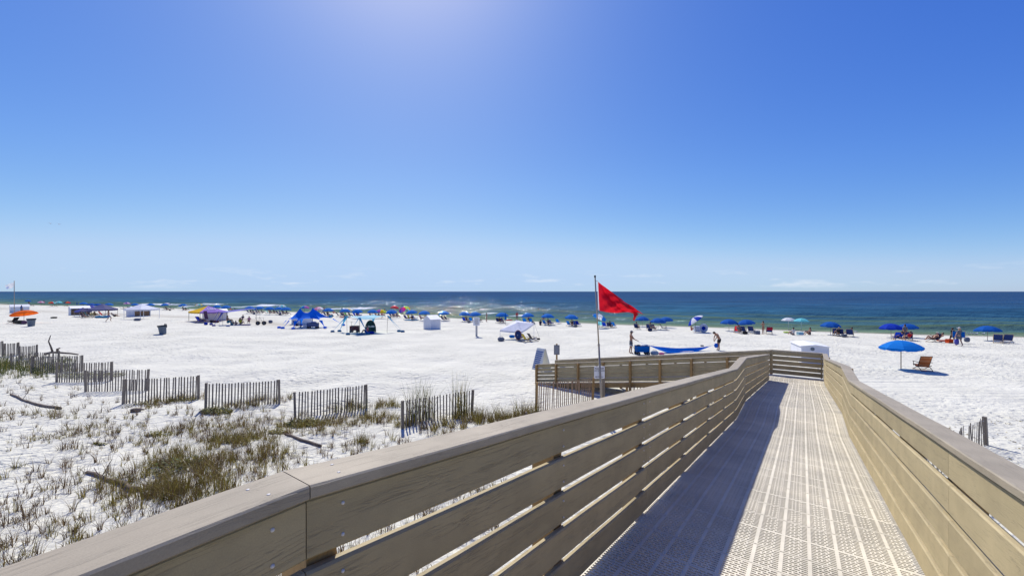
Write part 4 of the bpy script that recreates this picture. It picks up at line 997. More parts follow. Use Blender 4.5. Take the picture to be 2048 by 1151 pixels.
CH = [
 (103, 613, NAVY, 'dark chair under the yellow and red umbrella', 'dk'), (111, 613.4, NAVY, 'dark chair under the aqua umbrella', 'dk'), (132, 612.6, NAVY, 'dark chair under the rainbow umbrella with white end', 'dk'),
 (34, 612.3, NAVY, 'dark chair behind the far white hut', 'dk'), (64, 612.4, NAVY, 'dark chair under the small blue umbrella', 'dk'),
 (244, 619.5, DBLUE, 'blue chair between the navy tent and the white canopy tent, left of three', 'dk'), (250, 618.5, NAVY, 'dark chair between the navy tent and the white canopy tent, middle of three', 'dk'), (259, 618, NAVY, 'dark chair left of the white canopy tent roof, right of three', 'dk'),
 (330, 620, NAVY, 'left dark chair before the white surf', 'dk'), (337, 620, NAVY, 'right dark chair before the white surf', 'dk'), (344, 619, NAVY, 'low dark chair farther right before the surf', 'dk'),
 (369, 620.5, NAVY, 'left dark chair beside the yellow tent', 'dk'), (374, 620.3, NAVY, 'right dark chair beside the yellow tent', 'dk'),
 (456, 621, NAVY, 'dark chair right of the yellow and purple tent', 'dk'), (464, 621, RED, 'red chair right of the yellow and purple tent', 'dk'), (472, 621, NAVY, 'dark chair right of the red chair', 'dk'),
 (498, 626.5, NAVY, 'dark chair under the left joined umbrella', 'dk'), (509, 626.5, NAVY, 'dark chair between the joined umbrellas', 'dk'), (520, 626, NAVY, 'dark chair under the right joined umbrella', 'dk'),
 (537, 627, TURQ, 'turquoise chair under the single blue umbrella', 'dk'), (545, 627, NAVY, 'dark chair under the single blue umbrella', 'dk'),
 (557, 628.5, NAVY, 'left dark chair under the overlapping umbrellas', 'dk'), (563, 628.5, DBLUE, 'blue chair under the overlapping umbrellas', 'dk'), (570, 628.5, NAVY, 'right dark chair under the overlapping umbrellas', 'dk'),
 (634, 627.5, AQUA, 'aqua chair under the pink and white umbrella', 'dk'), (652, 632, NAVY, 'left dark chair under the umbrella right of the pink one', 'dk'), (660, 632, DBLUE, 'right blue chair under the umbrella right of the pink one', 'dk'),
 (678, 633, NAVY, 'dark chair at the left of the wide blue umbrella', 'dk'), (686, 633, NAVY, 'dark chair at the middle of the wide blue umbrella', 'dk'), (694, 633, GRNC, 'green chair under the wide blue umbrella', 'dk'),
 (711, 633, DBLUE, 'left blue chair over the middle of the shade tent', 'dk'), (719, 633, DBLUE, 'right blue chair over the middle of the shade tent', 'dk'),
 (783, 634, NAVY, 'left dark chair above the shade tent corner', 'dk'), (790, 634, DBLUE, 'right blue chair above the shade tent corner', 'dk'),
 (813, 639, NAVY, 'dark chair at the left of the turquoise mat', 'dk'), (830, 640, BLUE, 'blue chair at the right of the turquoise mat', 'dk'),
 (887, 641, NAVY, 'left empty chair right of the white box', 'lt'), (894, 641, NAVY, 'right empty chair right of the white box', 'lt'),
 (930, 643.5, DBLUE, 'blue chair left of the beach sign', 'dk'), (943, 643.8, BLUE, 'bright blue chair beside the beach sign', 'dk'), (959, 643.8, NAVY, 'dark chair right of the beach sign', 'dk'),
 (997, 645.5, NAVY, 'left dark chair behind the white canopy corner', 'lt'), (1004, 645.8, DBLUE, 'right blue chair behind the white canopy corner', 'lt'),
 (1050, 645.5, BLUE, 'left blue chair right behind the white canopy', 'dk'), (1062, 646, BLUE, 'right blue chair right behind the white canopy', 'dk'),
 (1091, 650, BLUE, 'left blue chair by the standing person', 'lt'), (1102, 650, BLUE, 'middle blue chair by the standing person', 'lt'), (1116.5, 647, BLUE, 'blue chair standing apart to the right of two others', 'lt'),
 (1139, 652, BLUE, 'left one of three blue chairs before the flagpole', 'lt'), (1148, 652, BLUE, 'middle one of three blue chairs before the flagpole', 'lt'), (1156, 652, DBLUE, 'right one of three blue chairs before the flagpole', 'lt'),
 (1201, 653, TURQ, 'turquoise chair right of the flagpole', 'lt'), (1210, 655, DBLUE, 'wide blue chair right of the flagpole', 'lt'), (1219, 655.5, NAVY, 'dark chair right of the flagpole', 'lt'), (1227, 654.5, BLUE, 'blue chair at the right end of the row by the flagpole', 'lt'),
 (1274, 658.5, NAVY, 'chair with a person, left under the umbrella behind the flag tip', 'lt'), (1298, 659.5, NAVY, 'left dark chair under the wide blue umbrella by the flag', 'lt'), (1307, 660, NAVY, 'middle dark chair under the wide blue umbrella by the flag', 'lt'), (1327, 659.5, NAVY, 'right dark chair turned sideways under the overlapping umbrella', 'lt'),
 (1474, 665.5, RED, 'chair draped in red under the pair of umbrellas', 'lt'), (1486, 666, NAVY, 'dark chair under the right one of the pair of umbrellas', 'lt'), (1503, 666, NAVY, 'dark chair right of the pair of umbrellas', 'lt'), (1538, 667.5, NAVY, 'chair draped with a red towel beside the standing man', 'lt'),
 (1672, 671, NAVY, 'left dark chair above the bare white box', 'lt'), (1680, 672, NAVY, 'middle dark chair above the bare white box', 'lt'), (1700, 673, NAVY, 'chair with a seated person above the bare white box', 'lt'),
 (1794, 680, DBLUE, 'blue chair half hidden behind the bright blue umbrella', 'lt'), (1817, 679.5, NAVY, 'dark chair beside the man behind the bright blue umbrella', 'lt'),
 (1996, 685.5, NAVY, 'left empty chair under the farthest right umbrella', 'lt'), (2014, 685.5, NAVY, 'right empty chair under the farthest right umbrella', 'lt'),
]
for px, py, col, lab, k in CH:
    chair(px, py, col, lab, kind=k, rz=(FACE_SEA - 1.4) if 'sideways' in lab else None, scale=1.12 if px > 1400 else 1.05)
# the orange chair in front
M_ORSL = mat('orange_sling', (.52, .135, .03), .75, .1, 9, trans=.35)
M_ORLT = mat('orange_sling_pale', (.62, .22, .075), .75, .1, 9, trans=.35)
P = W(1846, 740); t = thing('beach_chair', 'orange striped wooden beach chair standing beside the large bright blue umbrella', 'chair', P, R(-18), None, .98)
hw = .30
b = MB()
for s_ in (-1, 1):
    x = s_ * hw
    b.tube([(x, .50, 0), (x, .1, .2), (x, -.28, .36)], .02, 6); b.tube([(x, .42, .34), (x, -.15, .22), (x, -.45, 0)], .02, 6)
b.tube([(-hw, -.44, .02), (hw, -.44, .02)], .016, 6); b.tube([(-hw, .5, .02), (hw, .5, .02)], .016, 6); b.tube([(-hw, .42, .34), (hw, .42, .34)], .018, 6); b.tube([(-hw, -.2, .13), (hw, -.2, .13)], .014, 6)
b.obj('leg_frame', M_WOODDK, t)
b = MB()
for s_ in (-1, 1): b.tube([(s_ * hw * .97, .0, .2), (s_ * hw * .97, -.36, .96)], .02, 6)
b.tube([(-hw - .02, -.36, .96), (hw + .02, -.36, .96)], .022, 6); b.obj('back_frame', M_WOODDK, t)
for s_ in (-1, 1):
    b = MB(); b.box((s_ * (hw + .05), .06, .55), (.07, .60, .025)); b.tube([(s_ * (hw + .04), .32, .27), (s_ * (hw + .04), .30, .54)], .017, 6); b.obj('armrest', M_WOODDK, t)
NB = 12; rows = []
for j in range(NB + 1):
    f_ = j / NB; rows.append([(x, -.02 - .335 * f_ - .045 * math.sin(math.pi * f_) * (1 - (x / .29) ** 2), .22 + .72 * f_) for x in np.linspace(-.285, .285, 5)])
b = MB(); b.grid(rows, lambda j, i: 1 if j in (1, 2, 6, 7, 10, 11) else 0); b.obj('back_sling', [M_ORSL, M_ORLT], t)
rows = [[(x, .42 - .45 * j / 6, .335 - .11 * j / 6 - .05 * math.sin(math.pi * j / 6)) for x in np.linspace(-.285, .285, 5)] for j in range(7)]
b = MB(); b.grid(rows, lambda j, i: j % 2); b.obj('seat_sling', [M_ORSL, M_ORLT], t)

# ------------------------------------------------------------------ people
RAD = dict(pelvis=(.135, .105), waist=(.125, .095), chest=(.155, .115), neckb=(.075, .065), neck=(.055, .055), head=(.078, .092), brow=(.082, .098), crown=(.045, .055),
           sh=(.062, .062), el=(.042, .042), wr=(.030, .030), pa=(.034, .022), hip=(.095, .1), kn=(.058, .06), an=(.038, .042), to=(.042, .03))
STAND = dict(pelvis=(0, 0, .95), waist=(0, .01, 1.10), chest=(0, .0, 1.28), neckb=(0, -.01, 1.43), neck=(0, .0, 1.49), head=(0, .02, 1.57), brow=(0, .015, 1.66), crown=(0, .0, 1.745),
             shL=(-.17, -.01, 1.40), elL=(-.235, -.01, 1.13), wrL=(-.245, .06, .90), paL=(-.245, .08, .82), shR=(.17, -.01, 1.40), elR=(.235, -.01, 1.13), wrR=(.245, .06, .90), paR=(.245, .08, .82),
             hipL=(-.09, 0, .88), knL=(-.10, .02, .50), anL=(-.11, -.02, .08), toL=(-.12, .13, .035), hipR=(.09, 0, .88), knR=(.10, .02, .50), anR=(.11, -.02, .08), toR=(.12, .13, .035))
def P_(**k): d = dict(STAND); d.update(k); return d
def torso(p0, p1, hd=None):
    """pelvis at p0, base of the neck at p1; returns the joints of trunk, head and shoulders"""
    a, b_ = Vector(p0), Vector(p1); u_ = (b_ - a).normalized(); hdv = (Vector(hd) if hd else u_).normalized()
    q = lambda v: tuple(v)
    d = dict(pelvis=q(a), waist=q(a.lerp(b_, .32)), chest=q(a.lerp(b_, .68)), neckb=q(b_), neck=q(b_ + hdv * .06), head=q(b_ + hdv * .14 + Vector((0, .02, 0))), brow=q(b_ + hdv * .225 + Vector((0, .015, 0))), crown=q(b_ + hdv * .31))
    s_ = b_ - u_ * .035
    d['shL'] = (s_.x - .17, s_.y, s_.z); d['shR'] = (s_.x + .17, s_.y, s_.z)
    d['hipL'] = (a.x - .09, a.y, a.z - .05); d['hipR'] = (a.x + .09, a.y, a.z - .05); return d
POSES = {
 'stand': P_(),
 'hand_up': P_(elR=(.28, .12, 1.22), wrR=(.16, .22, 1.42), paR=(.11, .22, 1.50), elL=(-.26, .1, 1.18), wrL=(-.14, .24, 1.22), paL=(-.08, .26, 1.25)),
 'pull': P_(elL=(-.2, .16, 1.14), wrL=(-.12, .40, 1.02), paL=(-.09, .47, .99), elR=(.2, .18, 1.12), wrR=(.10, .44, 1.00), paR=(.07, .51, .97), head=(0, .05, 1.57), brow=(0, .055, 1.65), crown=(0, .04, 1.735), knL=(-.1, -.02, .5), anL=(-.11, -.10, .08), toL=(-.12, .05, .035)),
 'bend': dict(P_(), **torso((0, -.08, .93), (0, .16, 1.34), (0, .9, .35)), elL=(-.20, .24, 1.08), wrL=(-.10, .32, .88), paL=(-.06, .34, .81), elR=(.20, .24, 1.08), wrR=(.08, .34, .88), paR=(.04, .36, .81)),
 'walk': P_(knL=(-.1, .16, .52), anL=(-.1, .22, .09), toL=(-.1, .37, .05), knR=(.1, -.06, .50), anR=(.1, -.26, .14), toR=(.1, -.15, .035), elR=(.22, .1, 1.15), wrR=(.22, .24, .95), paR=(.22, .28, .88), elL=(-.22, -.12, 1.15), wrL=(-.24, -.14, .92), paL=(-.24, -.13, .85)),
 'run': P_(knL=(-.1, .26, .62), anL=(-.1, .16, .22), toL=(-.1, .30, .16), knR=(.1, .02, .50), anR=(.1, -.26, .16), toR=(.1, -.20, .04), elR=(.27, .16, 1.22), wrR=(.22, .38, 1.22), paR=(.2, .45, 1.24), elL=(-.26, -.2, 1.2), wrL=(-.24, -.16, .98), paL=(-.24, -.12, .92)),
 'sit_chair': dict(P_(), **torso((0, -.02, .36), (0, -.26, .82), (0, .1, 1)), knL=(-.12, .42, .50), anL=(-.12, .66, .12), toL=(-.12, .80, .10), knR=(.12, .42, .50), anR=(.12, .66, .12), toR=(.12, .80, .10), elL=(-.28, -.05, .62), wrL=(-.26, .18, .56), paL=(-.25, .26, .55), elR=(.28, -.05, .62), wrR=(.26, .18, .56), paR=(.25, .26, .55)),
 'sit_ground': dict(P_(), **torso((0, 0, .12), (0, -.10, .62), (0, .12, 1)), knL=(-.14, .42, .42), anL=(-.12, .62, .07), toL=(-.12, .76, .04), knR=(.14, .42, .42), anR=(.12, .62, .07), toR=(.12, .76, .04), elL=(-.24, .06, .38), wrL=(-.18, .30, .40), paL=(-.15, .37, .40), elR=(.24, .06, .38), wrR=(.18, .30, .40), paR=(.15, .37, .40)),
 'recline': dict(P_(), **torso((0, 0, .34), (0, -.42, .66), (0, -.5, .86)), knL=(-.1, .42, .46), anL=(-.1, .82, .26), toL=(-.1, .93, .34), knR=(.1, .38, .62), anR=(.1, .62, .26), toR=(.1, .76, .22), elL=(-.3, -.2, .55), wrL=(-.24, .02, .66), paL=(-.2, .08, .68), elR=(.3, -.2, .55), wrR=(.24, .02, .66), paR=(.2, .08, .68)),
 'carry': P_(elL=(-.25, .05, 1.15), wrL=(-.30, .10, .90), paL=(-.31, .11, .82), elR=(.27, .06, 1.2), wrR=(.20, .12, 1.42), paR=(.18, .10, 1.5), knL=(-.1, .12, .52), anL=(-.1, .14, .08), toL=(-.1, .28, .035), knR=(.1, -.03, .5), anR=(.1, -.18, .1), toR=(.1, -.05, .035)),
}
CHAIN = [('pelvis', 'waist'), ('waist', 'chest'), ('chest', 'neckb'), ('neckb', 'neck'), ('neck', 'head'), ('head', 'brow'), ('brow', 'crown'),
         ('neckb', 'shL'), ('shL', 'elL'), ('elL', 'wrL'), ('wrL', 'paL'), ('neckb', 'shR'), ('shR', 'elR'), ('elR', 'wrR'), ('wrR', 'paR'),
         ('pelvis', 'hipL'), ('hipL', 'knL'), ('knL', 'anL'), ('anL', 'toL'), ('pelvis', 'hipR'), ('hipR', 'knR'), ('knR', 'anR'), ('anR', 'toR')]
def radof(n): return RAD.get(n) or RAD[n[:-1]]
def skin(name, J, edges, m, infl=0.0, sub=1):
    names = list(dict.fromkeys(x for e_ in edges for x in e_)); ix = {n: i for i, n in enumerate(names)}
    me = bpy.data.meshes.new(name); me.from_pydata([J[n] for n in names], [(ix[a], ix[b_]) for a, b_ in edges], [])
    o = bpy.data.objects.new(name, me); C.objects.link(o)
    md = o.modifiers.new('skin', 'SKIN'); md.use_smooth_shade = True
    ss = o.modifiers.new('sub', 'SUBSURF'); ss.levels = sub; ss.render_levels = sub
    for n in names:
        d = me.skin_vertices[0].data[ix[n]]; r_ = radof(n) if n in STAND or n[:-1] in RAD else J['_r'][n]; d.radius = (r_[0] + infl, r_[1] + infl); d.use_root = (ix[n] == 0)
    ev = o.evaluated_get(bpy.context.evaluated_depsgraph_get()); out_ = bpy.data.meshes.new_from_object(ev)
    bpy.data.objects.remove(o); bpy.data.meshes.remove(me)
    out_.materials.clear(); out_.materials.append(m); out_.name = name; out_.polygons.foreach_set('use_smooth', [True] * len(out_.polygons)); return out_
def body_mesh(pose):
    def mk():
        J = dict(POSES[pose]); J['_r'] = {}; E = list(CHAIN)
        for s_ in 'LR':                                # four fingers and a thumb on each hand
            w_ = Vector(J['wr' + s_]); p_ = Vector(J['pa' + s_]); d = (p_ - w_).normalized(); side = d.cross(Vector((0, 1, .01)) if abs(d.y) < .8 else Vector((0, 0, 1))).normalized()
            nrm = d.cross(side)
            for k, (off, ln) in enumerate(((-.027, .062), (-.009, .075), (.009, .072), (.026, .055))):
                a1, a2 = 'f%d%s' % (k, s_), 'g%d%s' % (k, s_)
                J[a1] = tuple(p_ + d * (.03 + ln * .3) + side * off); J[a2] = tuple(p_ + d * (.03 + ln) + side * off * 1.1 + nrm * .022)
                J['_r'][a1] = (.0095, .0095); J['_r'][a2] = (.007, .007); E += [('pa' + s_, a1), (a1, a2)]
            a1 = 'th' + s_; J[a1] = tuple(p_ + d * .015 + side * -.06 + nrm * .015); J['_r'][a1] = (.010, .010); E.append(('pa' + s_, a1))
        return skin('body', J, E, M_BLACK, 0, 1)
    return cached(('body', pose), mk)
def cloth_part(pose, kind):
    def mk():
        J = dict(POSES[pose]); L_ = lambda a, b_, f_: tuple(Vector(J[a]).lerp(Vector(J[b_]), f_))
        J['_r'] = {}
        if kind == 'shorts':
            for s_ in 'LR': J['th' + s_] = L_('hip' + s_, 'kn' + s_, .72); J['_r']['th' + s_] = (.085, .09)
            J['belt'] = L_('pelvis', 'waist', .55); J['_r']['belt'] = (.13, .10)
            return skin('shorts', J, [('pelvis', 'belt'), ('pelvis', 'hipL'), ('hipL', 'thL'), ('pelvis', 'hipR'), ('hipR', 'thR')], M_BLACK, .014)
        if kind == 'shirt':
            for s_ in 'LR': J['sl' + s_] = L_('sh' + s_, 'el' + s_, .6); J['_r']['sl' + s_] = (.056, .056)
            J['hem'] = L_('pelvis', 'waist', .1); J['_r']['hem'] = (.135, .105)
            return skin('shirt', J, [('chest', 'waist'), ('waist', 'hem'), ('chest', 'neckb'), ('neckb', 'shL'), ('shL', 'slL'), ('neckb', 'shR'), ('shR', 'slR')], M_BLACK, .013)
        if kind == 'suit':
            for s_ in 'LR': J['th' + s_] = L_('hip' + s_, 'kn' + s_, .12); J['_r']['th' + s_] = (.085, .09)
            return skin('swimsuit', J, [('pelvis', 'waist'), ('waist', 'chest'), ('pelvis', 'hipL'), ('hipL', 'thL'), ('pelvis', 'hipR'), ('hipR', 'thR')], M_BLACK, .008)
        if kind == 'bikini':
            for s_ in 'LR': J['th' + s_] = L_('hip' + s_, 'kn' + s_, .10); J['_r']['th' + s_] = (.085, .09)
            J['belt'] = L_('pelvis', 'waist', .3); J['_r']['belt'] = (.13, .10)
            return skin('swim_bottom', J, [('pelvis', 'belt'), ('pelvis', 'hipL'), ('hipL', 'thL'), ('pelvis', 'hipR'), ('hipR', 'thR')], M_BLACK, .008)
    return cached(('cl', pose, kind), mk)
def recol(me, m, key):
    def mk(): c = me.copy(); c.materials.clear(); c.materials.append(m); return c
    return cached((key, me.name, m.name), mk)
SKIN = {'fair': mat('skin_fair', (.46, .27, .19), .55, .06, 5), 'tan': mat('skin_tan', (.37, .195, .115), .55, .06, 5), 'brown': mat('skin_brown', (.15, .075, .045), .55, .06, 5)}
HAIR = {'dark': mat('hair_dark', (.018, .013, .010), .6, .2, 30), 'brown': mat('hair_brown', (.07, .04, .022), .6, .2, 30), 'blond': mat('hair_blond', (.35, .25, .12), .6, .2, 30)}
def person(P, pose, label, wear, tone='tan', hair='dark', rz=0.0, h=1.75, hat=None, group=None, lift=0.0):
    t = thing('person', label, 'person', P + Vector((0, 0, lift)), rz, group, h / 1.75)
    bd = put('body', recol(body_mesh(pose), SKIN[tone], 'bd'), t)
    J = POSES[pose]; hd, br, cw = Vector(J['head']), Vector(J['brow']), Vector(J['crown'])
    up = (cw - hd).normalized(); fw = Vector((0, 1, 0)); fw = (fw - up * fw.dot(up)); fw = fw.normalized() if fw.length > .05 else Vector((0, 0, -1))
    rg = up.cross(fw); M_ = Matrix((-rg, fw, up)).transposed().to_4x4(); M_.translation = hd.lerp(br, .5)
    def hm():
        b = MB(); b.ball((0, -.022, .048), (.092, .098, .088), 10, 7); b.ball((0, -.065, -.01), (.078, .05, .085), 8, 6); return b.mesh('hair', M_BLACK, True)
    def face():
        b = MB(); b.ball((0, .098, -.012), (.014, .02, .022), 6, 4); b.ball((-.085, .0, -.01), (.012, .022, .03), 6, 4); b.ball((.085, .0, -.01), (.012, .022, .03), 6, 4); return b.mesh('nose_and_ears', M_BLACK, True)
    def eyes():
        b = MB(); b.ball((-.032, .088, .018), (.012, .008, .006), 6, 4); b.ball((.032, .088, .018), (.012, .008, .006), 6, 4); b.box((0, .088, -.055), (.04, .008, .008)); return b.mesh('eyes_and_mouth', M_BLACK, True)
    for k, fn, m_ in (('hair', hm, HAIR[hair]), ('face', face, SKIN[tone]), ('eyes', eyes, HAIR['brown'])):
        o = put({'hair': 'hair', 'face': 'nose_and_ears', 'eyes': 'eyes_and_mouth'}[k], recol(cached('p' + k, fn), m_, k), t); o.matrix_local = M_
    if hat:
        def ht(): 
            b = MB(); b.ball((0, -.01, .062), (.1, .108, .085), 10, 6); b.box((0, .13, .05), (.15, .12, .012)); return b.mesh('cap', M_BLACK, True)
        def sun_(): 
            b = MB(); b.ball((0, -.01, .07), (.1, .108, .085), 10, 6); b.tube([(0, 0, .045), (0, 0, .058)], [.21, .20], 12); return b.mesh('sun_hat', M_BLACK, True)
        k, c_ = hat; o = put('cap' if k == 'cap' else 'sun_hat', recol(cached('h' + k, ht if k == 'cap' else sun_), cloth(*c_, trans=0), 'hat'), t); o.matrix_local = M_
    for kind, c_ in wear: put({'shorts': 'shorts', 'shirt': 'shirt', 'suit': 'swimsuit', 'bikini': 'swim_bottom'}[kind], recol(cloth_part(pose, kind), cloth(*c_, trans=0), 'wear'), t)
    return t
GREYC = ('grey', (.12, .13, .15)); BLKC = ('black', (.02, .02, .022)); TEALC = ('teal', (.03, .22, .26)); YGR = ('yellow_green', (.52, .52, .04)); WHITEC = WHT
RT, LT = -math.pi / 2, math.pi / 2          # facing right / left in the picture
AWAY = 0.0; TOWARD = math.pi
def at(px, py): return W(px, py)
# the two men with the blue cloth
M1, M2 = W(1262, 706.5), W(1437, 700)
man1 = person(M1, 'pull', 'bare chested man in cap and grey white shorts holding the blue cloth beside a wagon', [('shorts', GREYC)], 'tan', 'brown', RT, 1.88, ('cap', GREYC))
b = MB(); 
for s_ in (-1, 1): b.tube([(s_ * .10, .008, .66), (s_ * .101, .012, .60)], [.102, .101], 12)
b.obj('shorts_stripe', cloth('white', (.78, .78, .78)), man1, True)
man2 = person(M2, 'bend', 'bare chested man bending forward over the end of the blue cloth', [('shorts', BLKC)], 'tan', 'dark', LT, 1.80)
# the blue cloth between them
CL0 = at_depth(1274, 681, M1.y + .02); CL1 = at_depth(1432, 687.5, M2.y - .05)
t = thing('blue_cloth', 'long blue cloth hammock stretched sagging between the two men', 'cloth', W(1350, 712))
rows = []
for i in range(33):
    s_ = i / 32; p = CL0.lerp(CL1, s_); wdt = .02 + .62 * max(0, min(1, (s_ - .14) / .22)) * max(0, min(1, (.93 - s_) / .26)) ; sag = .62 * math.sin(math.pi * min(1, max(0, s_))) ** .8
    row = []
    for j in range(9):
        q = j / 8 - .5; row.append(p + Vector((0, q * wdt * 1.1, -sag - wdt * .45 * (1 - (2 * q) ** 2) + .02 * math.sin(9 * q + s_ * 6) * wdt + q * wdt * .30)) - t.location)
    rows.append(row)
b = MB(); b.grid(rows); b.obj('fabric', cloth('hammock_blue', (.01, .14, .60), .3), t, True)
b = MB(); b.ball(CL1 + Vector((0, -.02, -.12)) - t.location, (.16, .14, .2), 9, 7); b.obj('bundle', cloth('hammock_blue', (0, 0, 0)), t, True)
# wagon
def wagon(px, py, w_, h_, label, bodycol, rz=0.0, load=None, handle=None):
    P = W(px, py); t = thing('beach_wagon', label, 'wagon', P, rz)
    b = MB(); z0 = .26
    for y in (-.27, .27): b.add([(-w_ / 2, y - .006, z0), (w_ / 2, y - .006, z0), (w_ / 2 + .03, y * 1.06 - .006, h_), (-w_ / 2 - .03, y * 1.06 - .006, h_), (-w_ / 2, y + .006, z0), (w_ / 2, y + .006, z0), (w_ / 2 + .03, y * 1.06 + .006, h_), (-w_ / 2 - .03, y * 1.06 + .006, h_)], [(0, 1, 2, 3), (4, 7, 6, 5), (0, 4, 5, 1), (1, 5, 6, 2), (2, 6, 7, 3), (3, 7, 4, 0)])
    for x in (-w_ / 2, w_ / 2): b.box((x, 0, (z0 + h_) / 2), (.012, .54, h_ - z0))
    b.box((0, 0, z0), (w_, .54, .02)); b.obj('basket', cloth(*bodycol), t)
    b = MB()
    for x in (-w_ / 2 - .02, w_ / 2 + .02):
        for y in (-.29, .29): b.tube([(x, y, .2), (x, y, h_ + .03)], .014, 5)
    for y in (-.29, .29): b.tube([(-w_ / 2 - .03, y, h_ + .02), (w_ / 2 + .03, y, h_ + .02)], .014, 5)
    b.obj('frame', M_DARK, t)
    for x in (-w_ / 2 + .1, w_ / 2 - .1):
        for y in (-.3, .3): b = MB(); b.tube([(x, y - .05, .14), (x, y + .05, .14)], .14, 12); wh = b.obj('wheel', M_BLACK, t); b = MB(); b.tube([(x, y - .056, .14), (x, y + .056, .14)], .06, 8); b.obj('hub', M_GREYPLASTIC, wh)
    if handle: b = MB(); b.tube(handle, .015, 5); b.tube([Vector(handle[-1]) + Vector((-.12, 0, 0)), Vector(handle[-1]) + Vector((.12, 0, 0))], .02, 5); b.obj('handle', M_DARK, t)
    return t
wg = wagon(1284, 709, .98, .72, 'blue folding wagon heaped with bags, between the man in a cap and the blue cloth', BLUE, 0.05, handle=[(-.5, 0, .3), (-.75, 0, .7), (-.85, 0, .95)])
def lump(P, r_, c_, name, label, cat, z=None, extra=None, group=None):
    t = thing(name, label, cat, P, rnd.uniform(-.4, .4), group)
    b = MB(); n = 10
    rows = []
    for j in range(7):
        a_ = math.pi * j / 6 - math.pi / 2; ca = max(.02, math.cos(a_)) ** .55; rows.append([(r_[0] * ca * math.cos(2 * math.pi * i / n) * (1 + .08 * math.sin(3 * i + j)), r_[1] * ca * math.sin(2 * math.pi * i / n) * (1 + .08 * math.cos(2 * i)), r_[2] * (1 + math.sin(a_)) + .0) for i in range(n)])
    b.grid(rows, closed=True); b.obj('body', cloth(*c_, trans=0) if isinstance(c_, tuple) else c_, t, True)
    if extra:
        b = MB(); b.tube([(-r_[0] * .45, 0, 1.9 * r_[2]), (-r_[0] * .3, 0, 2.5 * r_[2]), (r_[0] * .3, 0, 2.5 * r_[2]), (r_[0] * .45, 0, 1.9 * r_[2])], .014, 5); b.obj('strap', M_DARK, t)
    return t
for dx, c_, lab in ((-.28, GREYC, 'grey bag lying on top at the left of the blue wagon'), (.05, WHT, 'white bag lying on top in the middle of the blue wagon'), (.33, ('steel_blue', (.20, .27, .36)), 'pale blue bag lying on top at the right of the blue wagon')):
    P = W(1284, 709) + Vector((dx, .02, .56)); lump(P, (.16, .2, .13), c_, 'bag', lab, 'bag')
P = W(1309, 709.5); lump(P, (.34, .2, .17), ('steel_blue', (.20, .27, .36)), 'cooler_bag', 'grey green soft bag lying on sand right of the blue wagon', 'bag', extra=1)
lump(W(1323, 709), (.24, .18, .10), PINK, 'towel', 'crumpled pink towel on sand below the blue cloth', 'towel')
lump(W(1404, 692), (.16, .12, .06), GREYC, 'sandal_pile', 'small dark heap on sand left of the bending man', 'clutter')

# other people near the shore
person(at(1526.5, 668), 'hand_up', 'person standing in dark swimwear with hands raised, right of the pair of umbrellas', [('bikini', BLKC)], 'tan', 'dark', AWAY + .2, 1.72)
person(at(973, 643.5), 'hand_up', 'woman standing with hands together on open sand near the surf', [('bikini', WHT)], 'fair', 'brown', RT * .6, 1.66)
person(at(1034, 641), 'stand', 'person in a red shirt standing at the water above the white canopy', [('shirt', RED), ('shorts', GREYC)], 'tan', 'dark', AWAY, 1.8)
person(at(1057, 646), 'stand', 'person in a pink shirt standing under a blue umbrella right of the white canopy', [('shirt', PINK), ('shorts', BLKC)], 'fair', 'brown', AWAY, 1.8)
person(at(1087, 648), 'stand', 'person in dark clothes standing left of the blue umbrella with two chairs', [('shirt', NAVY), ('shorts', ('khaki', (.45, .34, .2)))], 'fair', 'dark', AWAY, 1.8)
person(at(1081, 650), 'sit_ground', 'person in a dark shirt sitting on sand left of two blue chairs', [('shirt', NAVY), ('shorts', BLKC)], 'tan', 'dark', AWAY, 1.75)
person(at(217, 643.5), 'run', 'bare chested man in blue shorts running across the sand at the left', [('shorts', ('shorts_blue', (.10, .17, .36)))], 'tan', 'dark', RT * .8, 1.95)
person(at(43, 627), 'stand', 'person in a blue shirt standing before the farthest white hut', [('shirt', ('shirt_blue', (.02, .10, .32))), ('shorts', GREYC)], 'tan', 'dark', AWAY, 1.9)
person(at(456, 650), 'sit_ground', 'bare chested man sitting highest at the left under the shade sail', [('shorts', TEALC)], 'tan', 'brown', RT, 2.1, lift=.35)
person(at(463, 650), 'sit_ground', 'person in a turquoise shirt sitting under the shade sail', [('shirt', TURQ), ('shorts', TEALC)], 'tan', 'brown', RT, 1.75)
person(at(472, 649), 'sit_ground', 'child in pink swimwear sitting under the shade sail', [('suit', MAG)], 'fair', 'brown', AWAY, 1.25)
person(at(481, 648), 'sit_ground', 'person in a yellow green shirt sitting under the shade sail', [('shirt', YGR), ('shorts', GREYC)], 'tan', 'brown', AWAY, 1.9)
person(at(484, 643), 'sit_chair', 'person in a navy shirt sitting behind the yellow green one', [('shirt', NAVY), ('shorts', GREYC)], 'fair', 'dark', TOWARD, 1.8)
person(at(498, 646), 'sit_chair', 'person in a pink top sitting at the right pole of the shade sail', [('shirt', PINK), ('shorts', GREYC)], 'tan', 'dark', TOWARD + .5, 1.75)
person(at(404, 645), 'recline', 'person lying back in a striped chair under the yellow and purple tent', [('shirt', WHT), ('shorts', GREYC)], 'tan', 'brown', RT, 1.8)
person(at(229, 635), 'recline', 'person lying back at the right edge of the navy tent', [('shirt', GREYC), ('shorts', BLKC)], 'tan', 'dark', RT, 1.8)
person(at(191, 633), 'sit_chair', 'person seated in the middle shade of the navy tent', [('shirt', ('brown_shirt', (.14, .10, .07))), ('shorts', GREYC)], 'tan', 'dark', AWAY, 1.75)
person(at(165, 636), 'sit_chair', 'person seated at the left edge of the navy tent', [('shirt', NAVY), ('shorts', GREYC)], 'tan', 'dark', RT, 1.75)
